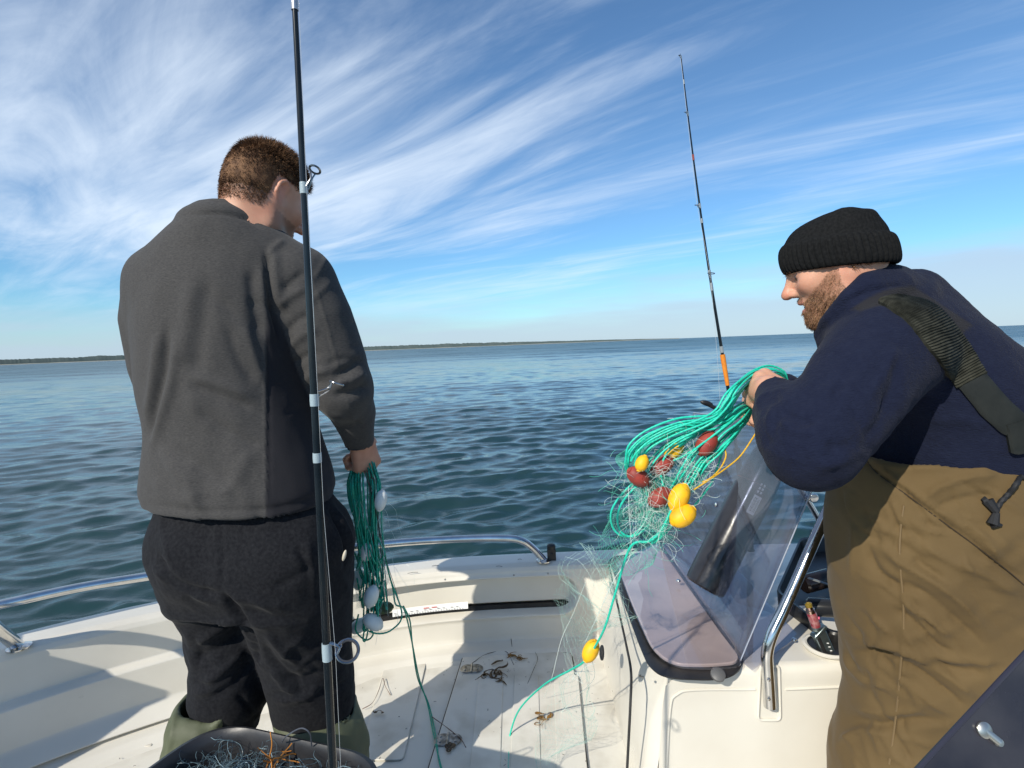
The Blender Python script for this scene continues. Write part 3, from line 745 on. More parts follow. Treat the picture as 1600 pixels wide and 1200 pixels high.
def on_ws(px, py):   # point of the windscreen sheet at a pixel
    pr = proj(W.reshape(-1, 3)); i = np.argmin(((pr-np.array([px, py]))**2).sum(1)); return W.reshape(-1, 3)[i]
axw = np.cross(W[3, 0]-W[0, 0], W[0, 3]-W[0, 0]); axw /= np.linalg.norm(axw)
if axw @ (EYE-W[0, 0]) < 0: axw = -axw
bolt(on_ws(1121, 791)+axw*.003, wscr, axw); bolt(on_ws(1075, 650)+axw*.003, wscr, axw, .006)
bolt(top_pt(1060, 908, .026), wscr); bolt(top_pt(1241, 1000, .012), wscr, r=.007)
mb = MB(); p = top_pt(1121, 1056, .006); mb.add(*lathe_vf([(.014, 0), (.018, .003), (.018, .010), (.012, .014), (.001, .015)], p, (0, -.5, .86), 16)); mb.build('knob', mat('grey_knob', (.10, .10, .10), .5), boat)
for x, y in ((1000, 1056), (1004, 1058)):
    bolt(Q(x, y, YF-.002), boat, (0, -1, 0), .0035, DIRTY, 'screw')
# round plug in the console's left side near the float
mb = MB(); p = Q(939, 1020, 1.62); mb.add(*lathe_vf([(.022, 0), (.022, .004), (.018, .006), (.001, .006)], p+np.array([.005, 0, 0]), (-1, -.05, .15), 20)); mb.build('drain_plug', BLK, boat)

# stainless grab rail with flattened foot in its recess
yr = YF-.028
gp = [Q(1203, 1104, yr), Q(1201, 1070, yr), Q(1199, 1040, yr), Q(1199, 1018, yr), Q(1207, 990, yr+.004), Q(1228, 945, yr+.02), Q(1262, 868, yr+.045), Q(1290, 806, yr+.07), Q(1322, 736, yr+.09), Q(1352, 672, yr+.12), Q(1400, 640, yr+.2)]
gr = rail('grab_rail', gp, .0145)
for y in (1062, 1092): bolt(Q(1201, y, yr-.0145), gr, (0, -1, 0), .0045)
P = [Q(1184, 1125, YF-.004), Q(1219, 1125, YF-.004), Q(1217, 1040, YF-.004), Q(1188, 1040, YF-.004)]
rp = rounded_poly(P, .012); rp = np.concatenate([rp, rp[:1]])
mb = MB(); mb.add(*tube_vf(resample(rp, .005), .004, 8)); mb.build('rail_recess', GEL, boat)
# second brace behind the windscreen with its bracket
p2 = [Q(1238, 745, 1.95), Q(1262, 782, 1.95), Q(1285, 822, 1.95), Q(1306, 864, 1.95)]
br = rail('brace', p2, .011)
mb = MB(); c = Q(1266, 778, 1.93); mb.add(*lathe_vf([(.017, 0), (.017, .006), (.001, .007)], c+np.array([.012, 0, 0]), (0, -1, 0), 16)); mb.add(*box_vf(c, (.045, .008, .018))); mb.add(*lathe_vf([(.006, 0), (.005, .006), (.001, .007)], c+np.array([-.014, -.004, 0]), (0, -1, 0), 10)); mb.build('bracket', STEEL, br, bevel=.003)

# the rear windscreen: dark sheet crossing the near right corner
P = [Q(1610, 1012, .62), Q(1415, 1222, .56), Q(1560, 1420, .52), Q(1960, 1250, .60)]
P = np.array(P); mb = MB(); mb.add(*prism_vf(P, (0.0, .004, -.002))); dw = mb.build('port_windscreen', mat('dark_screen', (.022, .023, .034), .22, col2=(.042, .042, .052), nscale=14, bump=.08, bscale=90, rvar=.12, spec=.4), boat, bevel=.001)
mb = MB(); mb.add(*tube_vf(resample(np.array([P[0], P[1]]), .01), .003, 8)); mb.build('screen_edge', EDGE, dw)
nrm = np.cross(P[1]-P[0], P[2]-P[1]); nrm /= np.linalg.norm(nrm)
if nrm @ (EYE-P[0]) < 0: nrm = -nrm
def on_plane(x, y, o):
    d = ray(x, y); t = ((P[0]-EYE)@nrm)/(d@nrm); return EYE+d*t+nrm*o
bp_ = on_plane(1536, 1140, .001); mb = MB()
mb.add(*lathe_vf([(.0085, 0), (.0085, .002), (.006, .004), (.0005, .0045)], bp_, nrm, 20)); mb.add(*tube_vf([bp_, on_plane(1556, 1158, .004)], .0045, 12)); mb.add(*lathe_vf([(.005, 0), (.004, .003), (.0005, .0035)], on_plane(1556, 1158, .003), nrm, 14))
mb.build('snap_fastener', mat('snap_metal', (.50, .50, .46), .35, .9), dw)

# cup holder
ch = top_pt(1293, 1012, .003)
mb = MB(); V, Fl = lathe_vf([(.052, -.002), (.060, .002), (.062, .007), (.055, .010), (.049, .008), (.047, -.001), (.001, -.001)], ch, (0, 0, 1), 36); mb.add(V, Fl)
cup = mb.build('cup_holder', GEL, boat)
mb = MB(); mb.add(*lathe_vf([(.0475, .006), (.0495, .0092), (.0475, .0098), (.044, .004), (.042, .002), (.001, .002)], ch, (0, 0, 1), 36)); mb.build('liner', BLK, cup)
# ================================================================ people
SKIN = mat('skin', (.55, .3, .2), .48, attr='tint', col2=(.86, .80, .78), nscale=30, bump=.32, bscale=330, bdist=.0006, sss=.12)
HAIRM = mat('hair_brown', (.085, .044, .024), .75, col2=(.20, .108, .056), nscale=60, spec=.25, lo=.4, hi=.62)
BEARDM = mat('beard_brown', (.12, .062, .034), .6, spec=.2, col2=(.27, .155, .085), nscale=80)
EYEW = mat('eye', (.06, .04, .03), .12)
def frame(f, up=(0, 0, 1)):
    f = np.asarray(f, float); f /= np.linalg.norm(f); l = np.cross(up, f); l /= np.linalg.norm(l); u = np.cross(f, l)
    return np.stack([f, l, u], 1)          # columns forward, left, up: world = M @ local
def head_parts(jaw_open=0.0, beard=0.0):
    H = []
    H += [(el((-.012, 0, .038), (.100, .078, .088)), .02), (el((-.045, 0, .005), (.066, .070, .070)), .03)]
    H += [(el((.030, 0, -.022), (.062, .060, .080)), .04)]
    for s in (-1, 1):
        H += [(rc((-.002, s*.058, -.035), (.010, s*.054, -.078), .020, .020), .03), (rc((.010, s*.052, -.076), (.068, s*.014, -.108), .020, .018), .03)]
        H += [(el((.060, s*.040, -.018), (.024, .022, .022)), .03)]                    # cheek
        H += [(rc((.080, s*.012, .026), (.070, s*.044, .026), .011, .010), .016)]      # brow ridge
    H += [(el((.078, 0, -.104), (.020, .022, .018)), .02)]
    H += [(el((.076, 0, -.064), (.020, .028, .022)), .02)]                              # mouth mound
    for s in (-1, 1): H += [(el((.092, s*.032, .004), (.018, .017, .012)), -.014)]      # sockets
    for s in (-1, 1): H += [(el((.071, s*.032, .003), (.0135, .0150, .0125)), .003)]
    for s in (-1, 1): H += [(rc((.085, s*.020, .009), (.079, s*.044, .006), .0052, .0045), .004), (rc((.084, s*.022, -.004), (.079, s*.042, -.004), .0042, .0038), .004)]
    H += [(rc((.087, 0, .022), (.113, 0, -.018), .0085, .0105), .014), (el((.116, 0, -.026), (.014, .0125, .012)), .010)]
    for s in (-1, 1): H += [(el((.100, s*.014, -.031), (.012, .008, .009)), .007), (el((.106, s*.007, -.040), (.006, .0042, .004)), -.003)]
    j = jaw_open
    for s in (-1, 1):
        H += [(rc((.0965, 0, -.054), (.084, s*.024, -.062), .0058, .0035), .006)]
        H += [(rc((.0925, 0, -.072-j), (.082, s*.022, -.066-j*.5), .0068, .0035), .006)]
    H += [(el((.094, 0, -.0635-j*.5), (.016, .020, .0016+j*.55)), -.003)]
    for s in (-1, 1): H += [(chain([(.104, s*.024, -.034), (.092, s*.034, -.052), (.080, s*.036, -.070)], [.0028, .0032, .0024]), -.010)]   # smile crease
    for s in (-1, 1):       # ears: outer rim, lobe, hollow
        H += [(chain([(-.004, s*.072, -.026), (-.018, s*.083, -.004), (-.020, s*.087, .018), (-.008, s*.084, .032), (.006, s*.078, .026), (.006, s*.074, .010)], [.0060, .0052, .0052, .0052, .0050, .0045]), .005)]
        H += [(el((-.006, s*.076, .004), (.014, .0045, .024)), .006), (el((.000, s*.073, -.026), (.008, .0055, .010)), .006)]
    return H
def tf(parts, M, c, s=1.0):
    """place canonical parts in the world"""
    M = np.asarray(M, np.float32); c = np.asarray(c, np.float32); f0 = union(parts, .02)
    return lambda P: f0(((P-c)@M)/s)*s
def hand_parts(W, d, n, thumb_side, curl, spread=0.16, sc_=1.0, thumb=None):
    """W wrist, d towards the fingers, n the way the palm faces; curl = bend of the three joints"""
    d = np.asarray(d, float); d /= np.linalg.norm(d); n = np.asarray(n, float); n -= d*(n@d); n /= np.linalg.norm(n); s = np.cross(d, n)*thumb_side
    W = np.asarray(W, float); H = []
    ks = []
    offs = [.030, .010, -.010, -.028]; kl = [.088, .092, .087, .078]
    for i in range(4):
        k = W+d*kl[i]*sc_+s*offs[i]*sc_-n*(.004 if i in (1, 2) else 0); ks.append(k)
        H.append((rc(W+s*offs[i]*.55*sc_, k, .0155*sc_, .0125*sc_), .014))
    H.append((rc(W+s*.014*sc_+n*.006, W+d*.05*sc_+s*.028*sc_+n*.012, .017*sc_, .015*sc_), .014))
    lens = [(.044, .026, .020), (.048, .029, .021), (.045, .027, .021), (.036, .021, .018)]
    for i in range(4):
        p = ks[i]; a = 0; c = curl[i]
        for j in range(3):
            a += c[j]; dirv = d*math.cos(a)+n*math.sin(a)+s*offs[i]*spread*(1 if j == 0 else .4)
            q = p+dirv*lens[i][j]*sc_; H.append((rc(p, q, (.0098, .0090, .0082)[j]*sc_, (.0092, .0083, .0068)[j]*sc_), .0035 if j else .008)); p = q
    t0 = W+d*.022*sc_+s*.026*sc_+n*.006; th = thumb or (.75, .55)
    t1 = t0+(d*.62+s*.62+n*.45)/1.0*.044*sc_; t2 = t1+(d*.75+n*th[0]+s*.05)*.032*sc_; t3 = t2+(d*.45+n*th[1]-s*.55)*.027*sc_
    H += [(rc(t0, t1, .016*sc_, .012*sc_), .010), (rc(t1, t2, .0115*sc_, .0105*sc_), .003), (rc(t2, t3, .0105*sc_, .0082*sc_), .003)]
    return H, ks, s
def strands(V, N_, mask, flow, length, width, count, m, parent, name, jit=.5, cap=None, lift=.55, seg=2, seed=1):
    """short hair: many tapering blades rooted on the skin"""
    g = np.random.default_rng(seed); idx = np.where(mask)[0]; w_ = mask[idx].astype(float); idx = g.choice(idx, count, p=w_/w_.sum())
    p = V[idx]+g.normal(0, .0015, (count, 3)); n = N_[idx]; fl = flow(V[idx]); d = n*lift+fl+g.normal(0, jit, (count, 3))*.5
    d /= np.linalg.norm(d, axis=1)[:, None]; ln = length(V[idx])*g.uniform(.55, 1.25, count)
    sd = np.cross(d, g.normal(0, 1, (count, 3))); sd /= np.linalg.norm(sd, axis=1)[:, None]; wd = width*g.uniform(.6, 1.3, count)
    mid = p+d*(ln*.5)[:, None]; d2 = d+fl*.5+g.normal(0, .12, (count, 3)); d2 /= np.linalg.norm(d2, axis=1)[:, None]; tip = mid+d2*(ln*.5)[:, None]
    a, b = p-n*.001-sd*wd[:, None]*.5, p-n*.001+sd*wd[:, None]*.5; c, e = mid+sd*wd[:, None]*.42, mid-sd*wd[:, None]*.42
    f_, h_ = tip+sd*wd[:, None]*.08, tip-sd*wd[:, None]*.08
    VV = np.stack([a, b, c, e, f_, h_], 1).reshape(-1, 3); i = np.arange(count)[:, None]*6
    Fc = np.concatenate([i+np.array([[0, 1, 2, 3]]), i+np.array([[3, 2, 4, 5]])])
    if cap is not None:
        Vc, Fcap = cap; Fc = np.concatenate([Fc, Fcap+len(VV)]); VV = np.concatenate([VV, Vc])
    return mesh_obj(name, VV, Fc, m, parent)
def submesh(V, Fc, keep):
    k = keep[Fc].all(1); F2 = Fc[k]; u_, inv = np.unique(F2, return_inverse=True); return V[u_], inv.reshape(-1, 4), u_
def skin_tint(V, c, M, s, flush=1.0, beard=0):
    q = ((V-c)@M)/s; col = np.tile(np.array([.60, .335, .225]), (len(V), 1))
    red = np.array([.60, .17, .11])
    def mixin(w, cc):
        nonlocal col; w = np.clip(w, 0, 1)[:, None]; col = col*(1-w)+np.array(cc)*w
    g = lambda c_, r_: np.exp(-(((q-np.array(c_))/r_)**2).sum(1))
    mixin(g((.115, 0, -.028), (.018, .016, .018))*.75*flush, red)
    for sd in (-1, 1):
        mixin(g((.07, sd*.045, -.022), (.03, .025, .025))*.35*flush, red)
        mixin(g((-.005, sd*.084, .004), (.022, .012, .035))*.6*flush, (.62, .22, .15))
        mixin(g((-.02, sd*.066, -.06), (.04, .03, .04))*.2*flush, red)
    mixin(((np.abs(q[:, 2]+.064) < .014+.0) & (q[:, 0] > .0855) & (np.abs(q[:, 1]) < .024))*.55, (.42, .12, .10))
    mixin(((np.abs(q[:, 2]+.066) < .008) & (q[:, 0] > .075) & (q[:, 0] < .0885) & (np.abs(q[:, 1]) < .021))*.8, (.08, .02, .02))
    return col, q

# ---------------------------------------------------------------- man with his back to us, grey jacket
manA = empty('person', (-.52, 1.30, 0.0), 'man seen from behind in dark grey jacket holding green net lines, head bowed', 'person')
YA = 1.27
HA = Q(418, 308, YA+.02)                         # head centre between the ears
fA = np.array([.56, .74, -.44]); MA = frame(fA); sA = .89
# small tilt towards his right
tl = R(6); MA = MA @ np.array([[1, 0, 0], [0, math.cos(tl), -math.sin(tl)], [0, math.sin(tl), math.cos(tl)]])
shR = Q(474, 432, YA+.02); elR = Q(536, 590, YA+.03); wrR = Q(561, 680, YA+.12)
shL = Q(270, 445, YA+.02); elL = Q(266, 620, YA+.10); wrL = Q(400, 700, YA+.30)
def ctr(x0, x1, y, Y): return Q((x0+x1)/2, y, Y), abs(x1-x0)/2/F*Y
# hand: fist round the ropes, back of the hand to the right
dA = Q(572, 730, YA+.13)-wrR
handA, ksA, _ = hand_parts(wrR+np.array([.0, 0, .0]), dA+np.array([0, .02, -.01]), np.array([-.75, .55, -.1]), 1, [(1.45, 1.5, .9), (1.5, 1.55, .9), (1.5, 1.55, .9), (1.5, 1.55, .9)], thumb=(1.3, .9), sc_=1.05)
handA2, _, _ = hand_parts(wrL, np.array([1, .1, -.35]), np.array([0, .5, -1]), 1, [(.9, 1.1, .6)]*4)
rt = np.array([.86, -.2, 0.0])
body = []
body += [(tf(head_parts(), MA, HA, sA), .02)]
nk0 = HA+MA@np.array([-.030, 0, -.045])*sA; nk1 = Q(372, 372, YA-.02)
body += [(rc(nk0, nk1, .054, .060), .035)]
body += [(loft([Q(372, 372, YA), Q(370, 430, YA-.02), Q(360, 560, YA-.01), Q(365, 700, YA), Q(385, 790, YA), Q(390, 860, YA+.01)], [.07, .13, .135, .13, .14, .15], [.06, .07, .08, .08, .09, .10], rt), .05)]
body += [(rc(shR, elR, .052, .042), .03), (rc(elR, wrR, .042, .027), .03), (union(handA, .01), .02)]
body += [(rc(shL, elL, .050, .034), .03), (rc(elL, wrL, .034, .025), .03), (union(handA2, .01), .02)]
hipL, knL, ftL = Q(322, 880, YA+.01), Q(358, 1040, YA+.06), Q(320, 1400, YA+.02)
hipR, knR, ftR = Q(455, 880, YA), Q(482, 1050, YA+.05), Q(508, 1400, YA+.02)
for h_, k_, f_ in ((hipL, knL, ftL), (hipR, knR, ftR)): body += [(rc(h_, k_, .075, .045), .04), (rc(k_, f_, .042, .036), .03)]
fb = union(body, .02)
V, Fc = mesh_sdf(fb, [-1.02, .95, .0], [-.20, 1.85, 1.82], .0042)
V = relax(V, Fc, 1, .4); Nn = vnormals(V, Fc)
col, q = skin_tint(V, HA, MA, sA)
# hand and wrist redder, stubble on the jaw
hw = np.exp(-((V-wrR)**2).sum(1)/.10**2)[:, None]; col = col*(1-hw*.55)+np.array([.50, .215, .135])*hw*.55
st = ((q[:, 2] < -.045) & (q[:, 0] > .0) & (q[:, 2] > -.14))[:, None]*.5; col = col*(1-st)+np.array([.20, .10, .065])*st
qx, qy, qz = q.T
# scalp: behind and above the ears, down to the nape, hairline over the brow
line = np.where(qx < .015, -.052-.016*np.cos(np.clip(qy/.05, -1.5, 1.5))+.85*np.clip(qx+.02, 0, .1), .025+.62*(qx-.015))
hm = (qz > line) & (qx > -.15) & (qx < .074) & (qz < .16) & ~((np.abs(qy) > .0735) & (qz < .040) & (qx > -.03)) & (np.linalg.norm(q, axis=1) < .17)
noise_ = fbm(q*90, 2, 3)
hs_ = (hm*np.clip((qz-line)/.03, 0, 1))[:, None]*.75; col = col*(1-hs_)+np.array([.17, .09, .05])*hs_
bA = mesh_obj('body', V, Fc, SKIN, manA, colors=col)
hmw = hm*np.clip((qz-line)/.02+.35+.3*noise_, 0, 1)
cv, cf_, cu = submesh(V, Fc, (hmw > .45) & (qz > line+.028)); cv = cv+Nn[cu]*(.0028*sm((qz-line)[cu], .028, .06))[:, None]
def flowA(P):
    qq = ((P-HA)@MA)/sA; d = np.stack([qq[:, 0]*0+.25*sm(qq[:, 2], .0, .1)-.12, qq[:, 1]*0, -1.0*(1-sm(qq[:, 2], .03, .11))], 1); return (d@MA.T)*.75
lenA = lambda P: .0040+.012*sm(((P-HA)@MA)[:, 2]/sA, .0, .11)
strands(V, Nn, hmw, flowA, lenA, .0010, 34000, HAIRM, manA, 'hair', jit=.42, cap=(cv, cf_), lift=.75, seed=5)

# jacket
JK = mat('grey_jacket', (.042, .041, .042), .9, spec=.12, col2=(.070, .068, .066), nscale=640, stretch=(.25, .25, 1), lo=.30, hi=.72, bump=.5, bscale=420, bdist=.0007, bstretch=(.4, .4, 1), sheen=.08, mask=(.020, .020, .024))
JKS = mat('jacket_side', (.024, .024, .028), .88, spec=.12, col2=(.036, .036, .040), nscale=200, bump=.35, bscale=500, bdist=.0005, sheen=.15)
yc = [352, 372, 395, 420, 460, 520, 600, 670, 725, 758, 772]
xl = [296, 272, 248, 232, 218, 214, 222, 232, 224, 221, 226]
xr = [408, 428, 440, 448, 462, 470, 480, 500, 520, 528, 524]
Cc, Ww = zip(*[ctr(a, b, y, YA-.005) for a, b, y in zip(xl, xr, yc)])
Dd = [.075, .092, .105, .118, .132, .142, .145, .142, .148, .152, .150]
jp = [(loft(list(Cc), list(Ww), Dd, rt, pw=2.25, rnd=.012), .02)]
jp += [(rc(Q(352, 368, YA-.02), Q(470, 436, YA), .062, .076), .05), (rc(Q(350, 372, YA-.02), Q(264, 440, YA+.02), .062, .076), .06)]
# sleeves
jp += [(chain([Q(466, 442, YA-.01), Q(498, 500, YA-.01), Q(523, 565, YA+.0), Q(536, 606, YA+.01)], [.084, .079, .074, .067]), .018)]
jp += [(chain([Q(536, 606, YA+.01), Q(551, 645, YA+.07), Q(560, 686, YA+.115)], [.066, .056, .040]), .02)]
jp += [(chain([Q(262, 446, YA+.02), Q(249, 500, YA+.04), Q(252, 570, YA+.06), Q(268, 640, YA+.09)], [.086, .078, .069, .058]), .018)]
jp += [(chain([Q(268, 640, YA+.09), Q(300, 690, YA+.2), wrL], [.058, .05, .045]), .02)]
# stand-up collar
colc = Q(357, 352, YA-.0)
jp += [(loft([Q(364, 395, YA-.01), Q(361, 364, YA+.0), Q(359, 341, YA+.01)], [.098, .087, .084], [.088, .080, .077], rt, rnd=.003), .012)]
cut = [(loft([Q(359, 364, YA+.0), Q(359, 343, YA+.01), Q(357, 322, YA+.015)], [.066, .072, .077], [.058, .064, .069], rt), -.004)]
jp += cut
jp += [(rc(Q(560, 692, YA+.117), Q(568, 732, YA+.14), .030, .036), -.004)]              # open cuff
jp += [(loft([Q(377, 752, YA), Q(382, 800, YA)], [.205, .215], [.130, .138], rt), -.006)]   # hollow hem
fj = union(jp, .02)
V, Fc = mesh_sdf(fj, [-1.05, .95, .78], [-.22, 1.75, 1.72], .0056)
V = relax(V, Fc, 2, .5)
# soft all-over drape, then the folds the photo shows
Nn = vnormals(V, Fc)
V = V+Nn*(.0032*fbm(V*np.array([7, 7, 4.0]), 3, 2)+.0012*fbm(V*np.array([26, 26, 11]), 2, 4))[:, None]
st = [([(262, 505), (254, 580), (240, 640), (232, 690)], 7, -.010), ([(280, 520), (270, 590), (252, 650), (236, 700)], 8, .007), ([(246, 520), (238, 600), (230, 650)], 7, .006),
      ([(305, 640), (340, 665), (385, 690), (408, 694)], 9, -.005), ([(298, 602), (345, 618), (395, 640)], 8, -.006), ([(290, 585), (340, 600), (400, 622)], 8, .005),
      ([(352, 500), (372, 560), (400, 600)], 10, -.006), ([(380, 500), (398, 560), (412, 600)], 8, .006), ([(392, 420), (396, 470), (410, 530)], 10, -.007), ([(408, 410), (412, 470), (424, 540)], 8, .006),
      ([(300, 440), (290, 520), (288, 570)], 14, .006), ([(325, 420), (318, 500), (300, 600)], 12, -.004), ([(262, 700), (330, 740), (360, 760)], 12, -.006), ([(345, 775), (370, 745), (395, 700)], 12, .005),
      ([(250, 700), (290, 745), (318, 785)], 10, .006), ([(235, 745), (270, 775), (300, 790)], 9, .004), ([(225, 797), (300, 806), (380, 808), (450, 800), (528, 775)], 4, .004), ([(222, 786), (300, 795), (380, 797), (450, 789), (528, 765)], 3.5, -.003),
      ([(416, 392), (418, 430), (424, 480), (440, 540)], 4, -.010), ([(430, 392), (432, 430), (440, 480)], 7, .008), ([(445, 375), (428, 388), (418, 402)], 5, .006),
      ([(440, 455), (456, 440), (476, 425)], 5, -.005), ([(436, 480), (455, 462), (480, 450)], 6, .006), ([(446, 520), (466, 500), (486, 492)], 6, -.006), ([(450, 545), (475, 522), (498, 514)], 7, .006),
      ([(455, 570), (480, 556), (500, 552)], 6, -.006), ([(470, 600), (492, 582), (515, 580)], 6, .006), ([(565, 560), (548, 575), (520, 590)], 7, -.009), ([(572, 582), (552, 592), (524, 604)], 7, .009), ([(575, 600), (550, 612), (520, 618)], 6, -.008),
      ([(505, 640), (530, 650), (560, 650)], 8, .005), ([(512, 670), (535, 668), (565, 662)], 6, -.004), ([(460, 385), (480, 420), (500, 470), (520, 540), (535, 600), (552, 660), (556, 690)], 1.6, .0022),
      ([(412, 530), (414, 600), (415, 700), (416, 790)], 1.6, .0024), ([(418, 530), (420, 600), (421, 700), (422, 790)], 2.2, -.002), ([(300, 335), (345, 333), (385, 342), (410, 356)], 3, -.005)]
st += random_folds(16, (230, 440, 410, 780), 62, 25, (60, 140), (7, 13), (.0015, .0035), 94)+random_folds(12, (440, 400, 570, 660), -25, 20, (30, 70), (4, 7), (.002, .004), 95)
V = folds(V, Fc, st)
jk = mesh_obj('jacket', V, Fc, JK, manA)
pr = proj(V)
# darker side panel below the arm: the panel seam runs down from the armpit
arm = union([chain([Q(466, 442, YA-.01), Q(498, 500, YA-.01), Q(523, 565, YA+.0), Q(536, 606, YA+.01), Q(551, 645, YA+.07), Q(560, 686, YA+.115)], [.090, .085, .080, .073, .062, .046])])(V.astype(np.float32))
panel(jk, sm(pr[:, 0], 414.5, 417)*(pr[:, 0] < 545)*sm(pr[:, 1], 440, 530)*sm(arm, .001, .006))
# piping of the collar
mb = MB()
th = np.linspace(0, 2*np.pi, 60)
rtu = rt-0; rtu = rtu/np.linalg.norm(rtu); fwu = np.cross(np.array([0, 0, 1.0]), rtu)
cc_ = Q(359, 342, YA+.01); rg = np.array([cc_+rtu*math.cos(a)*.081+fwu*math.sin(a)*.074 for a in th]); mb.add(*tube_vf(rg, .0042, 8, cap=False))
mb.build('collar_piping', mat('collar_piping', (.03, .032, .045), .5, col2=(.06, .06, .07), nscale=200), jk)

# trousers
TR = mat('charcoal_trousers', (.0085, .009, .0115), .92, spec=.12, col2=(.018, .019, .022), nscale=150, lo=.35, hi=.75, bump=.45, bscale=300, bdist=.0008, sheen=.04)
def legpts(rows, Y):
    P = []; Rr = []
    for (a, b, y, dy) in rows: p, w = ctr(a, b, y, Y+dy); P.append(p); Rr.append(w)
    return P, Rr
pl, rl = legpts([(236, 372, 850, 0), (262, 388, 910, 0), (290, 402, 970, .03), (300, 416, 1030, .04), (298, 420, 1075, .05), (318, 404, 1125, .05)], YA)
prr, rr_ = legpts([(375, 552, 850, 0), (366, 553, 910, 0), (388, 551, 970, .03), (410, 551, 1030, .04), (424, 556, 1090, .05), (436, 548, 1150, .05)], YA)
tp = [(loft([Q(380, 770, YA), Q(388, 815, YA+.005), Q(392, 870, YA+.005), Q(396, 918, YA+.005)], [.205, .218, .222, .214], [.125, .148, .160, .135], rt, pw=2.3, rnd=.02), .03)]
tp += [(el(Q(322, 852, YA-.035), (.094, .112, .11)), .04), (el(Q(462, 852, YA-.035), (.115, .115, .11)), .04)]
tp += [(chain(pl, rl), .03), (chain(prr, rr_), .022)]
V, Fc = mesh_sdf(union(tp, .03), [-1.0, .95, .30], [-.20, 1.70, .98], .0056)
V = relax(V, Fc, 2, .5); Nn = vnormals(V, Fc)
V = V+Nn*(.0035*fbm(V*np.array([8, 8, 5.0]), 3, 12)+.0014*fbm(V*30, 2, 14))[:, None]
st = [([(240, 860), (262, 900), (300, 922), (345, 930)], 7, -.012), ([(236, 885), (275, 912), (330, 942)], 7, .008), ([(345, 925), (372, 960), (392, 1000), (404, 1040)], 6, -.014), ([(355, 930), (400, 940), (455, 950)], 8, .007), ([(380, 950), (430, 966), (480, 972)], 7, -.006),
      ([(372, 965), (330, 990), (308, 1004)], 8, .010), ([(378, 990), (340, 1015), (306, 1030)], 8, -.010), ([(385, 1010), (350, 1045), (318, 1068)], 8, .010), ([(395, 1030), (370, 1062), (330, 1088)], 7, -.008), ([(300, 1085), (340, 1075), (372, 1060)], 7, .007),
      ([(415, 985), (440, 1015), (470, 1040)], 6, .008), ([(410, 1005), (435, 1040), (470, 1070)], 6, -.007), ([(420, 1040), (450, 1075), (480, 1095)], 6, .008), ([(500, 1050), (470, 1062), (440, 1060)], 6, -.006), ([(430, 1095), (470, 1090), (500, 1075)], 7, .008), ([(548, 1010), (520, 1030), (490, 1036)], 7, .006), ([(552, 1060), (520, 1075), (490, 1086)], 6, -.007),
      ([(520, 790), (540, 820), (550, 850), (546, 885)], 3, .006), ([(514, 796), (532, 826), (541, 856), (538, 888)], 3.2, -.010), ([(250, 800), (258, 850), (268, 880)], 5, .004), ([(345, 820), (348, 880), (346, 922)], 4, -.004)]
st += random_folds(26, (240, 830, 550, 1100), 20, 35, (40, 100), (4, 8), (.002, .005), 93)
V = folds(V, Fc, st)
trs = mesh_obj('trousers', V, Fc, TR, manA)
mb = MB(); mb.add(*box_vf(Q(296, 976, YA-.045), (.006, .03, .022))); mb.build('side_tab', BLK, trs, bevel=.002)
# pale object showing in the pocket opening
mb = MB(); mb.add(*ellipsoid_vf(Q(538, 868, YA-.09), (.004, .014), (.35, -.1, 1), 12, 8)); mb.build('pocket_lining', mat('pocket_cream', (.55, .5, .40), .6), trs)

# folded-down olive waders on the shins
WD = mat('olive_wader', (.095, .108, .062), .65, col2=(.07, .08, .045), nscale=12, bump=.2, bscale=120, bdist=.001)
for nm, cs, ws_, dsx in (('wader_leg', [Q(318, 1420, YA), Q(322, 1260, YA), Q(322, 1170, YA+.02), Q(330, 1118, YA+.03), Q(345, 1092, YA+.05)], [.075, .085, .092, .088, .090], [.08, .09, .10, .10, .10]),
                     ('wader_leg', [Q(508, 1430, YA), Q(508, 1270, YA), Q(506, 1190, YA+.02), Q(500, 1135, YA+.03), Q(494, 1105, YA+.05)], [.075, .090, .108, .104, .095], [.08, .09, .10, .10, .10])):
    top = cs[-1]; f1 = union([(loft(cs, ws_, dsx, rt, pw=2.2), .01), (loft([cs[-2]-np.array([0, 0, .03]), top+np.array([0, 0, .03])], [ws_[-2]-.010, ws_[-1]-.014], [.082, .080], rt), -.004),
               (rc([cs[0][0], YA-.02, .045], [cs[0][0]+.03, YA+.17, .045], .05, .045), .03)])
    V, Fc = mesh_sdf(f1, [cs[0][0]-.25, .98, -.01], [cs[0][0]+.28, 1.62, .56], .0062); V = relax(V, Fc, 1)
    V[:, 2] = np.maximum(V[:, 2], .002)
    Nn = vnormals(V, Fc); V = V+Nn*(.006*fbm(V*np.array([12, 12, 6.0]), 3, 22)+.005*fbm(V*np.array([4, 4, 16.0]), 2, 23))[:, None]*sm(V[:, 2], .05, .2)[:, None]
    V = folds(V, Fc, [([(330, 1140), (355, 1115), (385, 1090)], 5, .010), ([(340, 1150), (365, 1122), (392, 1100)], 4, -.008), ([(275, 1110), (268, 1150), (262, 1195)], 4, .006), ([(560, 1115), (572, 1150), (580, 1190)], 5, .006)])
    mesh_obj(nm, V, Fc, WD, manA)

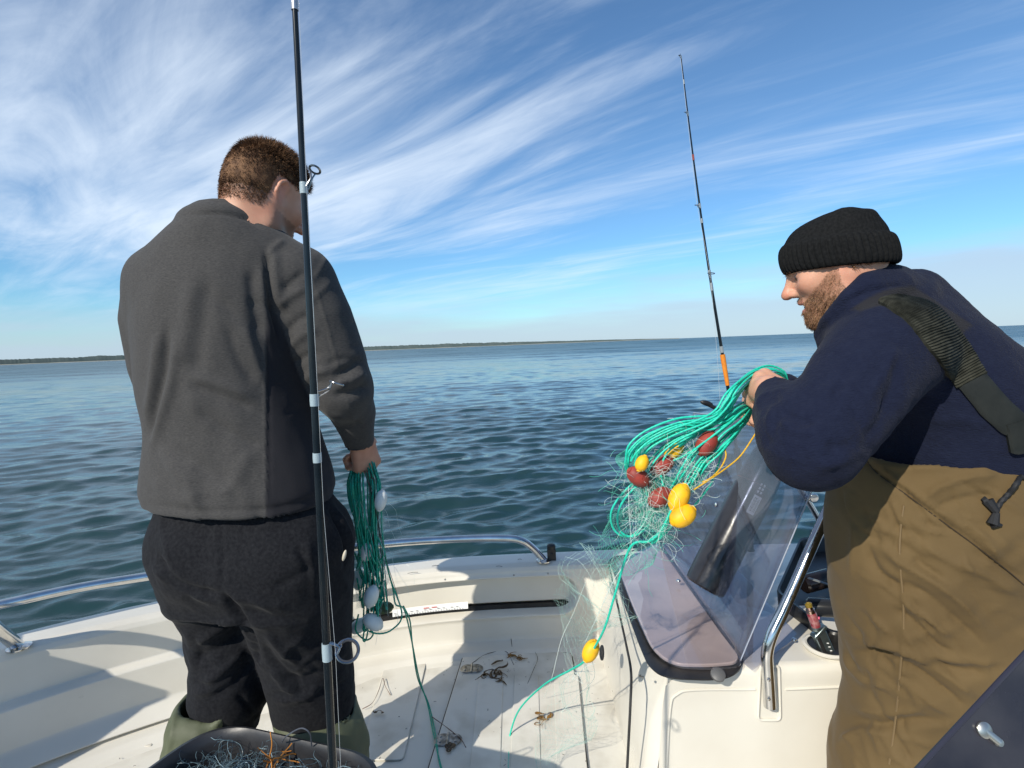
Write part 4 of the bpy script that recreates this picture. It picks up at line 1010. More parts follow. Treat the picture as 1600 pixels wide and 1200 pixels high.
# ---------------------------------------------------------------- man on the right, navy fleece and brown chest waders
manB = empty('person', (.95, 1.15, -.20), 'bearded man in black beanie, navy fleece and brown waders holding turquoise net ropes', 'person')
psi = R(28); pit = R(20)
fB = np.array([-math.cos(psi)*math.cos(pit), math.sin(psi)*math.cos(pit), -math.sin(pit)]); MBm = frame(fB); sB = .865; sH = .845
near = MBm@np.array([-.003, .078, -.030])*sB
HB = Q(1317, 427, 1.07)-near                    # his near (left) ear sits at this pixel
SB_ = Q(1384, 548, 1.05); EB_ = Q(1262, 700, .93); WB_ = Q(1203, 612, 1.10)
hd = np.array([-.62, .50, .28]);
handB, ksB, sBv = hand_parts(Q(1248, 630, 1.10), Q(1212, 611, 1.125)-Q(1248, 630, 1.10), np.array([-.45, 1.0, -.35]), -1, [(1.3, 1.4, .8), (1.35, 1.45, .8), (1.35, 1.45, .9), (1.4, 1.5, .9)], thumb=(1.1, .5), sc_=1.0)
rb = np.array([.35, .93, 0.0]); rb /= np.linalg.norm(rb)
body = [(tf(head_parts(jaw_open=.006), MBm, HB, sB), .02)]
body += [(rc(HB+MBm@np.array([-.025, 0, -.05])*sB, Q(1376, 490, 1.17), .052, .056), .03)]
body += [(loft([Q(1392, 480, 1.2), Q(1450, 540, 1.2), Q(1490, 640, 1.2), Q(1490, 760, 1.2), Q(1480, 900, 1.2)], [.10, .16, .17, .16, .15], [.09, .12, .13, .13, .14], rb), .05)]
body += [(rc(SB_, EB_, .05, .042), .03), (rc(EB_, WB_, .042, .029), .03), (rc(WB_, Q(1248, 630, 1.10), .029, .026), .02), (union(handB, .01), .02)]
shB2 = Q(1400, 540, 1.42); elB2 = Q(1300, 660, 1.5); wrB2 = Q(1225, 610, 1.36)
handB2, _, _ = hand_parts(wrB2, np.array([-1, -.3, -.1]), np.array([0, -.4, -1]), -1, [(.9, 1.1, .7)]*4)
body += [(rc(shB2, elB2, .05, .042), .03), (rc(elB2, wrB2, .042, .028), .03), (union(handB2, .01), .02)]
for x_ in (.86, 1.04): body += [(rc([x_+.02, 1.2, .7], [x_-.02, 1.2, .25], .08, .055), .04), (rc([x_-.02, 1.2, .25], [x_, 1.2, -.12], .055, .04), .03)]
V, Fc = mesh_sdf(union(body, .02), [.36, .82, -.20], [1.42, 1.66, 1.62], .0042)
V = relax(V, Fc, 1, .4); q0 = ((V-HB)@MBm)/sB
sq = 1-.20*sm(q0[:, 2]-.34*q0[:, 0], -.006, .03)*(np.linalg.norm(q0, axis=1) < .17); cc0 = np.array([-.015, 0, .012])
q0 = cc0+(q0-cc0)*sq[:, None]; V = np.where((sq < 1)[:, None], HB+(q0*sB)@MBm.T, V)      # hair pressed flat under the hat
Nn = vnormals(V, Fc); col, q = skin_tint(V, HB, MBm, sB, 1.0)
col = col*1.0
qx, qy, qz = q.T
cheek = qz+.030+.55*(qx-.045)+.25*np.abs(qy)*0
bm_ = (qz < -.012-.62*np.clip(qx-.015, 0, 1)) & (qx > .004) & (qz > -.16) & (np.abs(qy) < .09) & (np.linalg.norm(q-np.array([.04, 0, -.07]), axis=1) < .105)
bm_ |= (qx > .075) & (np.abs(qz+.047) < .005) & (np.abs(qy) < .026)
lips = (np.abs(qz+.066) < .0125) & (qx > .0855) & (np.abs(qy) < .021)
bm_ &= ~lips
stub = (bm_[:, None])*.55; col = col*(1-stub)+np.array([.22, .11, .06])*stub
mesh_obj('body', V, Fc, SKIN, manB, colors=col)
bw = bm_*np.clip(.45+1.4*sm(-qz, .03, .10)+.4*fbm(q*70, 2, 8), 0, 1.5)
def flowB(P): return np.tile(MBm@np.array([.30, 0, -1.0])*.9, (len(P), 1))
strands(V, Nn, bw, flowB, lambda P: .0022+.0036*sm(-(((P-HB)@MBm)[:, 2]/sB), .05, .11), .0008, 17000, BEARDM, manB, 'beard', jit=.45, lift=.6, seed=9)
em = (np.abs(qz-.030+.1*np.abs(np.abs(qy)-.03)) < .0055) & (qx > .062) & (np.abs(qy) > .010) & (np.abs(qy) < .05)
strands(V, Nn, em, lambda P: np.tile(MBm@np.array([-.3, 0, -.25]), (len(P), 1)), lambda P: .008+0*P[:, 0], .0010, 900, HAIRM, manB, 'eyebrow', jit=.3, seed=10)
hm = (qz > -.030) & (qz < .03) & (qx < -.022) & (np.abs(qy) < .09) & (qx > -.13)
strands(V, Nn, hm, lambda P: np.tile(MBm@np.array([-.3, 0, -.8]), (len(P), 1)), lambda P: .008+0*P[:, 0], .001, 2500, HAIRM, manB, 'hair', jit=.3, seed=11)
for s in (-1, 1):
    mb = MB(); mb.add(*ellipsoid_vf(HB+MBm@np.array([.0755, s*.032, .003])*sB, (.0108, .0108), seg=16, rings=10)); mb.build('eye', EYEW, manB)
mb = MB()
for k in range(-3, 4): mb.add(*box_vf(HB+MBm@np.array([.0885-.0012*k*k*.35, k*.0052, -.0605])*sB, (.004, .005, .006), MBm))
mb.build('teeth', mat('teeth', (.7, .64, .52), .3), manB, bevel=.001)

# beanie: cuff with ribs, soft crown slumping back
BN = mat('black_knit', (.0075, .008, .0085), .95, spec=.1, col2=(.013, .0135, .014), nscale=200, bump=.5, bscale=420, bdist=.0008)
def hl(x, y, z): return HB+MBm@np.array([x, y, z])*sB
def beanie():
    # cuff plane: front low over the brow, back low behind the ears
    cA = R(2); n_ang = 540
    Vb = []; rings = []
    ths = np.linspace(0, 2*np.pi, n_ang, endpoint=False)
    def ringp(z, ax_, ay, cx_, rib=0., tilt=0.0, bulge=0):
        r_ = 1+0*ths; x = cx_+ax_*np.cos(ths)+bulge*np.cos(ths); y = ay*np.sin(ths)
        zz = z+tilt*(x)
        ro = rib*(np.abs(np.sin(ths*27+z*9)))**.7
        nx_, ny_ = np.cos(ths), np.sin(ths); return np.stack([x+nx_*ro, y+ny_*ro, zz], 1)
    prof = [(-.006, .098, .078, -.008, 0), (-.013, .106, .086, -.008, .0015), (-.011, .1125, .0925, -.008, .004), (.004, .116, .0955, -.010, .0055), (.024, .117, .0965, -.013, .0055), (.044, .1155, .0955, -.017, .0055), (.058, .112, .0925, -.020, .0045), (.064, .108, .089, -.022, .0015),
            (.0655, .1045, .0855, -.023, 0), (.076, .101, .082, -.027, .0008), (.090, .094, .076, -.032, .0008), (.103, .084, .067, -.038, .0008), (.114, .071, .056, -.045, .0006), (.123, .053, .042, -.052, .0005), (.128, .030, .024, -.056, 0), (.1300, .004, .004, -.057, 0)]
    for (z, a_, b_, c_, rb_) in prof:
        rings.append(ringp(z, a_, b_, c_, rb_, tilt=.34))
    Vl = np.concatenate(rings); m_ = n_ang; k = len(prof)
    # slump: crown bulges towards the back with a dent
    q_ = Vl.copy(); up_ = sm(q_[:, 2], .075, .13); bk = sm(-q_[:, 0], .0, .09)
    q_[:, 0] -= .022*sm(q_[:, 2], .06, .11)*bk; q_[:, 2] += .010*up_*np.exp(-((q_[:, 0]+.055)/.035)**2)-.010*up_*np.exp(-((q_[:, 0]+.105)/.02)**2)
    q_ += (.0022*fbm(q_*28, 3, 31))[:, None]*np.array([.6, .6, 1])*sm(q_[:, 2], .08, .1)[:, None]
    W_ = HB+(q_*sH)@MBm.T
    i = np.arange(k-1)[:, None]*m_; j = np.arange(m_)[None]; j2 = (j+1) % m_
    Fc_ = np.stack([i+j, i+j2, i+m_+j2, i+m_+j], -1).reshape(-1, 4)
    return W_, Fc_
W_, Fb_ = beanie(); bn = mesh_obj('beanie', W_, Fb_, BN, manB); md = bn.modifiers.new('s', 'SUBSURF'); md.levels = 1; md.render_levels = 1

# fleece
FL = mat('navy_fleece', (.0095, .0125, .029), .95, spec=.08, col2=(.0118, .0155, .034), nscale=90, lo=.35, hi=.7, bump=.9, bscale=170, bdist=.003, sheen=.04, bstretch=(1, 1, 2.2), mask=(.021, .021, .025))
tpB = [(loft([Q(1384, 480, 1.19), Q(1404, 505, 1.19), Q(1434, 556, 1.20), Q(1470, 610, 1.20), Q(1478, 700, 1.2), Q(1480, 780, 1.2)], [.105, .150, .195, .215, .205, .20], [.085, .105, .132, .150, .160, .165], rb, pw=2.2, rnd=.02), .03)]
tpB += [(rc(Q(1398, 492, 1.15), Q(1392, 546, 1.04), .062, .082), .06), (rc(Q(1430, 470, 1.22), Q(1420, 520, 1.38), .062, .078), .06)]
tpB += [(rc(Q(1440, 545, 1.21), Q(1550, 665, 1.22), .11, .15), .06), (rc(Q(1500, 600, 1.10), Q(1620, 700, 1.12), .09, .12), .06)]
tpB += [(chain([Q(1378, 552, 1.03), Q(1340, 600, .99), Q(1302, 655, .955), Q(1268, 696, .935)], [.098, .090, .082, .072]), .02)]
tpB += [(chain([Q(1268, 694, .935), Q(1243, 672, .965), Q(1222, 645, 1.02), Q(1213, 620, 1.075)], [.070, .066, .055, .042]), .03)]
tpB += [(chain([shB2, elB2, wrB2], [.08, .062, .042]), .02)]
tpB += [(rc(Q(1212, 612, 1.09), Q(1200, 588, 1.15), .026, .036), -.004)]
# collar
ringB = [Q(1286, 520, 1.14), Q(1302, 496, 1.09), Q(1326, 466, 1.06), Q(1352, 441, 1.06), Q(1384, 427, 1.09), Q(1406, 430, 1.16), Q(1400, 436, 1.25), Q(1350, 450, 1.31), Q(1310, 480, 1.27), Q(1288, 508, 1.2), Q(1286, 520, 1.14)]
ringC = [p+np.array([.022, 0, -.028])+(p-Q(1345, 475, 1.18))*.04 for p in ringB]
tpB += [(chain(ringB, [.0175]*11), .012), (chain(ringC, [.026]*11), .022)]
V, Fc = mesh_sdf(union(tpB, .02), [.33, .75, .78], [1.60, 1.72, 1.52], .0058)
V = relax(V, Fc, 2, .5); Nn = vnormals(V, Fc)
V = V+Nn*(.0035*fbm(V*6.5, 3, 41)+.0008*fbm(V*50, 2, 44))[:, None]
st = [([(1310, 480), (1340, 462), (1390, 447), (1412, 446)], 3.2, -.006), ([(1262, 540), (1300, 500), (1350, 478)], 7, -.004), ([(1180, 640), (1190, 620), (1215, 612), (1228, 612)], 3.5, .004), ([(1192, 650), (1200, 632), (1222, 622)], 4, -.004),
      ([(1200, 700), (1205, 672), (1225, 645)], 7, -.004), ([(1400, 560), (1398, 600), (1376, 660), (1352, 690)], 8, -.008), ([(1420, 600), (1410, 650), (1395, 690)], 9, .004), ([(1250, 560), (1275, 600), (1300, 620)], 12, .004), ([(1330, 700), (1300, 725), (1260, 735)], 9, .004),
      ([(1285, 640), (1260, 660), (1235, 668)], 7, -.004), ([(1450, 660), (1500, 655), (1550, 668)], 9, .004), ([(1380, 480), (1430, 500), (1480, 530)], 8, -.003)]
st += [([(1225, 640), (1245, 655), (1275, 660)], 5, -.006), ([(1215, 655), (1240, 672), (1270, 680)], 5, .005), ([(1290, 690), (1310, 700), (1340, 690)], 5, -.005), ([(1270, 720), (1300, 726), (1340, 712)], 6, .004), ([(1345, 560), (1320, 590), (1300, 630)], 8, -.004), ([(1400, 540), (1385, 580), (1350, 630)], 7, .005), ([(1205, 640), (1200, 660), (1205, 690)], 4, .004)]+random_folds(14, (1190, 560, 1400, 740), 55, 30, (40, 90), (5, 9), (.0015, .003), 96)
V = folds(V, Fc, st); fz = mesh_obj('fleece', V, Fc, FL, manB); flV, flF = V, Fc
flN = vnormals(flV, flF); flP = proj(flV)
# pieces lying on the fleece: found by looking up the surface point nearest a pixel
vd_ = EYE-flV; front = (flN*vd_).sum(1) > 0.02*np.linalg.norm(vd_, axis=1)
def on_fleece(px, py, off):
    d2 = ((flP-np.array([px, py]))**2).sum(1)+np.where(front, 0, 1e9); k = np.argsort(d2)[:12]
    dist = np.linalg.norm(flV[k]-EYE, axis=1); kk = k[dist < dist.min()+.03]; p = flV[kk].mean(0); n = flN[kk].mean(0); n /= np.linalg.norm(n); return p+n*off, n
def ribbon(rows, off, th, name, m, parent, seg=10, n=46, ridge=0):
    A = spline(np.array([[*a, 0] for a, b in rows], float), n); B = spline(np.array([[*b, 0] for a, b in rows], float), n); top = []; nor = []
    for i in range(n):
        for j in range(seg+1):
            t = j/seg; p, nn2 = on_fleece(*(A[i]*(1-t)+B[i]*t)[:2], 0); top.append(p); nor.append(nn2)
    T_ = np.array(top).reshape(n, seg+1, 3); Nr = np.array(nor).reshape(n, seg+1, 3)
    for _ in range(4):     # smooth
        T_[1:-1] = (T_[:-2]+2*T_[1:-1]+T_[2:])/4; T_[:, 1:-1] = (T_[:, :-2]+2*T_[:, 1:-1]+T_[:, 2:])/4; Nr[1:-1] = (Nr[:-2]+Nr[1:-1]+Nr[2:])/3
    Nr /= np.linalg.norm(Nr, axis=2)[..., None]; edge = np.ones(seg+1); edge[0] = edge[-1] = .3
    rd = (ridge*(.5+.5*np.cos(np.arange(n)*np.pi)))[:, None, None] if ridge else 0
    O_ = T_+Nr*(off+th*edge[None, :, None]+rd); U_ = T_+Nr*(off-.006)
    V_ = np.concatenate([O_.reshape(-1, 3), U_.reshape(-1, 3)]); s_ = seg+1; F_ = []
    for i in range(n-1):
        for j in range(seg): a = i*s_+j; F_.append((a, a+1, a+s_+1, a+s_)); b = a+n*s_; F_.append((b, b+s_, b+s_+1, b+1))
        for j in (0, seg): a = i*s_+j; F_.append((a, a+s_, a+s_+n*s_, a+n*s_))
    for i in (0, n-1):
        for j in range(seg): a = i*s_+j; F_.append((a, a+1, a+1+n*s_, a+n*s_))
    mb = MB(); mb.add(V_, F_); return mb.build(name, m, parent)
WEB = mat('dark_webbing', (.017, .018, .014), .85, spec=.15, col2=(.045, .046, .036), nscale=60, bump=.5, bscale=300, bdist=.001)
WEB2 = mat('strap_webbing', (.013, .016, .016), .65, spec=.25, col2=(.020, .023, .022), nscale=30, bump=.4, bscale=500, bdist=.0006)
YOKE = mat('yoke_grey', (.022, .022, .025), .8, spec=.15, col2=(.030, .030, .034), nscale=80, bump=.3, bscale=300)
def inpoly(p, poly):
    poly = np.array(poly, float); c = np.zeros(len(p), bool); j = len(poly)-1
    for i in range(len(poly)):
        a, b = poly[i], poly[j]; k = ((a[1] > p[:, 1]) != (b[1] > p[:, 1])) & (p[:, 0] < (b[0]-a[0])*(p[:, 1]-a[1])/(b[1]-a[1]+1e-9)+a[0]); c ^= k; j = i
    return c
ypoly = [(1328, 484), (1352, 468), (1386, 452), (1424, 446), (1450, 462), (1520, 508), (1500, 525), (1450, 490), (1410, 476), (1372, 478), (1345, 486)]
dy_, _ = seg_dist(flP, ypoly+ypoly[:1]); sg_ = np.where(inpoly(flP, ypoly), dy_, -dy_)
panel(fz, sm(sg_, -2.0, 2.0)*front)
strap = ribbon([((1372, 474), (1404, 464)), ((1412, 500), (1458, 478)), ((1452, 548), (1504, 528)), ((1494, 606), (1540, 583))], .003, .005, 'shoulder_strap', WEB, manB, n=96, seg=10, ridge=.0028)
ribbon([((1496, 602), (1536, 580)), ((1530, 646), (1568, 618)), ((1560, 672), (1598, 645)), ((1590, 690), (1630, 660))], .004, .004, 'strap_webbing', WEB2, strap, n=30)
ribbon([((1566, 664), (1600, 652)), ((1574, 690), (1604, 690)), ((1575, 706), (1606, 706))], .006, .004, 'strap_buckle', WEB2, strap, n=14)

# chest waders
BW = mat('brown_wader', (.122, .082, .036), .78, spec=.2, col2=(.096, .064, .028), nscale=5, bump=.35, bscale=60, bdist=.002, sheen=.05, rvar=.06)
rbW = np.array([1.0, .02, 0])
ycw = [706, 740, 800, 860, 920, 1000, 1060, 1120, 1180, 1260, 1400]
xlw = [1340, 1322, 1308, 1307, 1308, 1316, 1326, 1318, 1300, 1294, 1296]
xrw = [1660, 1680, 1700, 1712, 1716, 1710, 1700, 1690, 1684, 1680, 1670]
Cw, Wd_ = zip(*[ctr(a, b, y, 1.17) for a, b, y in zip(xlw, xrw, ycw)])
wp = [(loft(list(Cw), list(Wd_), [.165, .178, .188, .190, .188, .180, .172, .168, .17, .17, .17], rbW, pw=2.35, rnd=.004), .02)]
wp += [(loft([Q(1500, 722, 1.17), Q(1500, 690, 1.17), Q(1500, 640, 1.17)], [.212, .214, .22], [.155, .156, .16], rbW, pw=2.3), -.004)]
wp += [(rc([.88, 1.12, .1], [.86, 1.12, -.14], .13, .085), .05), (rc([1.12, 1.3, .1], [1.12, 1.3, -.14], .12, .085), .05), (rc([.86, 1.1, -.13], [.70, 1.14, -.14], .07, .055), .04), (rc([1.12, 1.3, -.13], [.96, 1.36, -.14], .07, .055), .04)]
V, Fc = mesh_sdf(union(wp, .02), [.46, .82, -.21], [1.52, 1.62, 1.06], .0062)
V = relax(V, Fc, 2, .5); V[:, 2] = np.maximum(V[:, 2], -.195); Nn = vnormals(V, Fc)
wv = fbm(V*np.array([5.0, 5, 3.2])+np.array([0, 0, 0]), 3, 51); rid = 1-np.abs(fbm((V@np.array([[.8, 0, .6], [0, 1, 0], [-.6, 0, .8]]).T)*np.array([3.4, 5, 11.0]), 3, 57))
V = V+Nn*(.004*wv+.007*(rid-.6)*sm(1.0-V[:, 2], .0, .15))[:, None]
st = [([(1352, 700), (1352, 722), (1376, 742), (1412, 768), (1470, 812), (1530, 856), (1600, 916)], 2.6, -.006), ([(1360, 716), (1400, 748), (1470, 800), (1540, 852), (1600, 902)], 3, .005),
      ([(1372, 706), (1420, 716), (1480, 712), (1540, 706)], 6, -.006), ([(1360, 716), (1390, 730), (1450, 732), (1520, 725)], 7, .006), ([(1440, 782), (1470, 760), (1520, 745), (1560, 742)], 8, .008), ([(1450, 800), (1500, 780), (1560, 772)], 7, -.006), ([(1518, 724), (1550, 712), (1600, 708)], 4, -.012), ([(1520, 732), (1560, 722), (1600, 720)], 5, .009),
      ([(1352, 845), (1370, 890), (1410, 920), (1450, 930)], 7, -.009), ([(1372, 850), (1410, 880), (1460, 910), (1500, 940), (1545, 990)], 8, .011), ([(1390, 905), (1440, 925), (1490, 965), (1540, 1010)], 7, -.010), ([(1425, 870), (1450, 890), (1475, 905)], 5, -.008), ([(1440, 850), (1480, 875), (1520, 895)], 6, .008),
      ([(1395, 950), (1430, 975), (1465, 1010), (1490, 1020)], 6, -.010), ([(1400, 935), (1450, 968), (1490, 1000)], 6, .009), ([(1330, 1016), (1380, 1022), (1430, 1046), (1475, 1078), (1510, 1106)], 6, -.011), ([(1335, 1006), (1390, 1008), (1440, 1030), (1490, 1062), (1525, 1090)], 7, .010),
      ([(1440, 1035), (1490, 1046), (1540, 1052)], 7, -.010), ([(1440, 1022), (1500, 1032), (1560, 1036)], 6, .008), ([(1330, 1120), (1380, 1132), (1420, 1125), (1480, 1128)], 8, -.009), ([(1330, 1105), (1390, 1115), (1440, 1108)], 7, .008), ([(1310, 1160), (1350, 1140), (1390, 1150)], 7, .008),
      ([(1320, 770), (1335, 830), (1330, 900)], 8, .006), ([(1345, 790), (1365, 830), (1375, 850)], 7, -.006), ([(1410, 800), (1400, 860), (1412, 950), (1408, 1040), (1402, 1120), (1392, 1190)], 2.5, .0025), ([(1420, 700), (1424, 740)], 3, -.003), ([(1500, 880), (1540, 900), (1590, 930)], 6, .008), ([(1520, 860), (1560, 880), (1600, 905)], 5, -.007),
      ([(1345, 702), (1420, 700), (1500, 698), (1600, 698)], 2.4, .003)]
st2 = random_folds(70, (1310, 730, 1600, 1190), 34, 14, (50, 130), (3, 6), (.002, .006), 91)+random_folds(30, (1310, 760, 1420, 1190), 70, 18, (40, 100), (3, 6), (.002, .005), 92)
V = folds(V, Fc, [(a_, b_*.85, c_*1.35) for a_, b_, c_ in st+st2], crisp=True); wdr = mesh_obj('chest_waders', V, Fc, BW, manB)
flV, flF = V, Fc; flN = vnormals(V, Fc); flP = proj(V); vd_ = EYE-flV; front = (flN*vd_).sum(1) > 0.02*np.linalg.norm(vd_, axis=1)
cordP = [on_fleece(x, y, .006)[0] for x, y in ((1604, 722), (1588, 748), (1572, 770), (1560, 786), (1552, 806))]
SEW = mat('wader_seam', (.030, .020, .010), .7)
def seam_on(pts, r, m, name, off=.0006, n=60):
    P2 = spline(np.c_[np.array(pts, float), np.zeros(len(pts))], n); P_ = np.array([on_fleece(x, y, off)[0] for x, y, _ in P2])
    for _ in range(25): P_[1:-1] = (P_[:-2]+2*P_[1:-1]+P_[2:])/4
    mb_ = MB(); mb_.add(*tube_vf(P_, r, 6)); return mb_.build(name, m, wdr)
seam_on([(1352, 708), (1358, 728), (1380, 748), (1412, 770), (1470, 813), (1530, 857), (1570, 888), (1600, 914)], .0013, SEW, 'front_seam')
seam_on([(1412, 790), (1404, 860), (1413, 950), (1408, 1040), (1400, 1120), (1390, 1195)], .0022, mat('seam_tape', (.150, .100, .045), .6), 'seam_tape', off=.0004)
seam_on([(1345, 704), (1420, 702), (1500, 700), (1600, 700)], .0028, BW, 'top_hem', off=.0)
CRD = mat('black_cord', (.012, .013, .016), .7, bump=.3, bscale=500)
mb = MB(); mb.add(*tube_vf(resample(spline(np.array(cordP), 30), .003), .0045, 8, twist=500, tamp=.12)); mb.add(*tube_vf([on_fleece(x, y, .005)[0] for x, y in ((1590, 744), (1600, 748), (1606, 742))], .004, 6))
c1 = on_fleece(1540, 783, .008)[0]; c2 = on_fleece(1548, 818, .008)[0]; mid = on_fleece(1554, 800, .008)[0]
mb.add(*tube_vf([mid, c1], [.006, .010], 8)); mb.add(*tube_vf([mid, c2], [.005, .010], 8)); mb.add(*tube_vf([c2, on_fleece(1562, 820, .006)[0]], [.008, .002], 8)); mb.add(*tube_vf([c1, on_fleece(1536, 786, .006)[0]], [.009, .006], 8))
mb.build('drawcord', CRD, wdr)
# ================================================================ fishing rods
ROD = mat('rod_blank', (.006, .009, .012), .16, col2=(.010, .014, .017), nscale=40, coat=.15, spec=.35)
WRAP = mat('pale_wrap', (.30, .38, .42), .35, bump=.2, bscale=900)
GUIDE = mat('guide_steel', (.30, .31, .32), .22, 1.0)
RINGM = mat('guide_ring', (.05, .05, .055), .2)
LINE = mat('fishing_line', (.45, .48, .50), .25)
rod = empty('fishing_rod', (-.16, .57, .0), 'near black fishing rod with pale blue wraps standing upright in front of the grey jacket', 'fishing rod')
YR = .57; kR = YR/.68
def rodpt(t):       # t = photo row
    return Q(460+60*t/1200, t, YR)
tt_ = np.array([-950, -600, -300, -60, 0, 295, 620, 715, 1018, 1300, 1700, 2080]); rr_ = np.array([.0012, .0018, .0026, .0031, .0033, .0040, .0046, .0047, .0052, .0058, .0062, .0064])
Pp = np.array([rodpt(t) for t in np.linspace(-950, 2080, 140)]); mb = MB(); mb.add(*tube_vf(Pp, np.interp(np.linspace(-950, 2080, 140), tt_, rr_)*kR, 16)); mb.build('blank', ROD, rod)
mb = MB(); a_, b_ = rodpt(1560), rodpt(2080); P = np.array([a_*(1-t)+b_*t for t in np.linspace(0, 1, 40)]); mb.add(*tube_vf(P, .012+.0012*np.sin(np.linspace(0, 9, 40)), 16)); mb.build('grip', mat('cork_black', (.02, .02, .02), .8), rod)
axr = rodpt(0)-rodpt(100); axr /= np.linalg.norm(axr)
def wrap(t, hpx, rad, m=WRAP):
    P = np.array([rodpt(t+hpx/2), rodpt(t), rodpt(t-hpx/2)]); mb = MB(); mb.add(*tube_vf(P, [rad*.96*kR, rad*kR, rad*.96*kR], 14)); return mb.build('wrap', m, rod)
wrap(8, 16, .0044, mat('silver_wrap', (.5, .5, .5), .25, .8)); wrap(-620, 14, .0026); wrap(-330, 14, .0034)
w1 = wrap(294, 18, .0050); w2 = wrap(625, 19, .0057); w3 = wrap(715, 15, .0056); w4 = wrap(1018, 27, .0064)
def guide(base, c, nrm, ra, rm, feet, parent, gm=GUIDE, wire=.0009):
    """ring at c facing nrm carried by wire legs from the feet"""
    g = []; nrm = np.asarray(nrm, float); nrm /= np.linalg.norm(nrm); u_ = c-base; u_ -= nrm*(u_@nrm); u_ /= np.linalg.norm(u_); v_ = np.cross(nrm, u_)
    mb = MB(); th = np.linspace(0, 2*np.pi, 33); mb.add(*tube_vf(np.array([c+u_*math.cos(a)*ra+v_*math.sin(a)*ra for a in th]), rm, 8, cap=False)); o = mb.build('guide_frame', gm, parent)
    mb = MB()
    mb.add(*tube_vf(np.array([c+u_*math.cos(a)*ra*.88+v_*math.sin(a)*ra*.88 for a in th]), rm*.9, 8, cap=False)); mb.build('guide_insert', RINGM, parent)
    mb = MB()
    for s, ft in zip((-1, 1), feet): mb.add(*tube_vf(spline(np.array([ft, ft*.5+c*.5+u_*.001, c-u_*ra*.8+v_*s*ra*.55]), 12), wire, 6))
    mb.build('guide_leg', gm, parent)
guide(rodpt(294), Q(492, 265, YR+.004), (.2, .5, .84), .0057, .0009, [rodpt(292)+[.003, -.002, 0], rodpt(296)+[.004, .001, 0]], w1)
guide(rodpt(625), Q(526, 599, YR+.008), (.35, .16, .93), .0071, .0010, [rodpt(612)+[.004, -.001, 0], rodpt(620)+[.004, .002, 0]], w2)
guide(rodpt(1010), Q(543, 1017, YR+.0), (.25, -.72, .65), .0120, .0013, [rodpt(1003)+[.004, -.003, 0], rodpt(1006)+[.005, .002, 0]], w4, wire=.0012)
mb = MB(); lp = [rodpt(-900)+[.002, 0, 0], rodpt(-330)+[.006, 0, 0], Q(478, 270, YR-.006), rodpt(625)+[.005, -.003, 0], rodpt(800)+[.005, -.003, 0], Q(524, 1017, YR-.005), rodpt(1500)+[.009, -.002, 0]]
mb.add(*tube_vf(np.array(lp), .0002, 5)); mb.build('line', LINE, rod)

rod2 = empty('fishing_rod', Q(1172, 862, 2.27), 'far fishing rod with an orange grip leaning beyond the windscreen against the sky', 'fishing rod')
Y2 = 2.27
def r2(t): return Q(1064+(t-87)*(1137-1064)/(603-87)-4*math.sin(math.pi*np.clip((t-87)/516, 0, 1)), t, Y2)
tt2 = np.linspace(87, 862, 90); mb = MB(); mb.add(*tube_vf(np.array([r2(t) for t in tt2]), np.interp(tt2, [87, 250, 430, 560, 862], [.0016, .0034, .0052, .0068, .0075]), 12)); mb.build('blank', ROD, rod2)
mb = MB(); P = np.array([r2(t) for t in np.linspace(554, 602, 24)]); mb.add(*tube_vf(P, .0095+.0010*np.cos(np.linspace(0, 3.1, 24)), 14)); mb.build('grip', mat('orange_grip', (.78, .26, .02), .6, col2=(.62, .2, .02), nscale=80), rod2)
mb = MB(); P = np.array([r2(t) for t in np.linspace(700, 855, 24)]); mb.add(*tube_vf(P, .013, 14)); mb.build('butt', BLK, rod2)
for t, hp in ((90, 6), (128, 7), (178, 8), (246, 9), (322, 8), (345, 7), (428, 12), (448, 12), (546, 10)):
    mb = MB(); rr = np.interp(t, [87, 250, 430, 560], [.0016, .0034, .0052, .0068])+.0010; P = np.array([r2(t+hp/2), r2(t-hp/2)]); mb.add(*tube_vf(P, rr, 12)); w_ = mb.build('wrap', mat('wrap_%d' % t, (.32, .36, .38) if t not in (246,) else (.35, .08, .06), .3, .3), rod2)
    if t in (90, 178, 322, 428):
        s_ = -1 if t != 428 else 1; ra = {90: .004, 178: .006, 322: .009, 428: .014}[t]
        c = r2(t)+np.array([-(ra+.008) if t != 428 else .0, -.018, 0.0]); guide(r2(t), c, (0, -.35, 1), ra, .0014, [r2(t+5)+[-.002, -.004, 0], r2(t-5)+[-.002, -.004, 0]], w_, wire=.0012)
mb = MB(); mb.add(*tube_vf(np.array([r2(95)+[-.01, -.02, 0], r2(320)+[-.018, -.02, 0], Q(1110, 428, Y2-.02), Q(1121, 560, Y2-.02), Q(1126, 640, Y2-.02)]), .0006, 5)); mb.build('line', LINE, rod2)
# reel with its upturned handle
mb = MB(); c = Q(1142, 655, Y2-.02); mb.add(*lathe_vf([(.012, -.035), (.030, -.034), (.031, -.022), (.024, -.018), (.024, .018), (.031, .022), (.030, .034), (.012, .036)], c, (.95, 0, .2), 22)); reel = mb.build('reel', BLK, rod2)
mb = MB(); mb.add(*tube_vf(spline(np.array([c, Q(1122, 640, Y2-.03), Q(1098, 629, Y2-.03)]), 12), np.linspace(.012, .006, 12), 10)); mb.add(*ellipsoid_vf(Q(1104, 630, Y2-.03), (.011, .028), (-1, 0, .3), 12, 8)); mb.build('reel_handle', BLK, reel)
mb = MB(); mb.add(*lathe_vf([(.020, 0), (.020, .012), (.017, .014), (.017, .09), (.021, .092), (.021, .10), (.015, .10), (.015, .02)], Z(1172, 864, .325), (-.1, 0, 1), 20)); mb.build('rod_holder', BLK, boat)

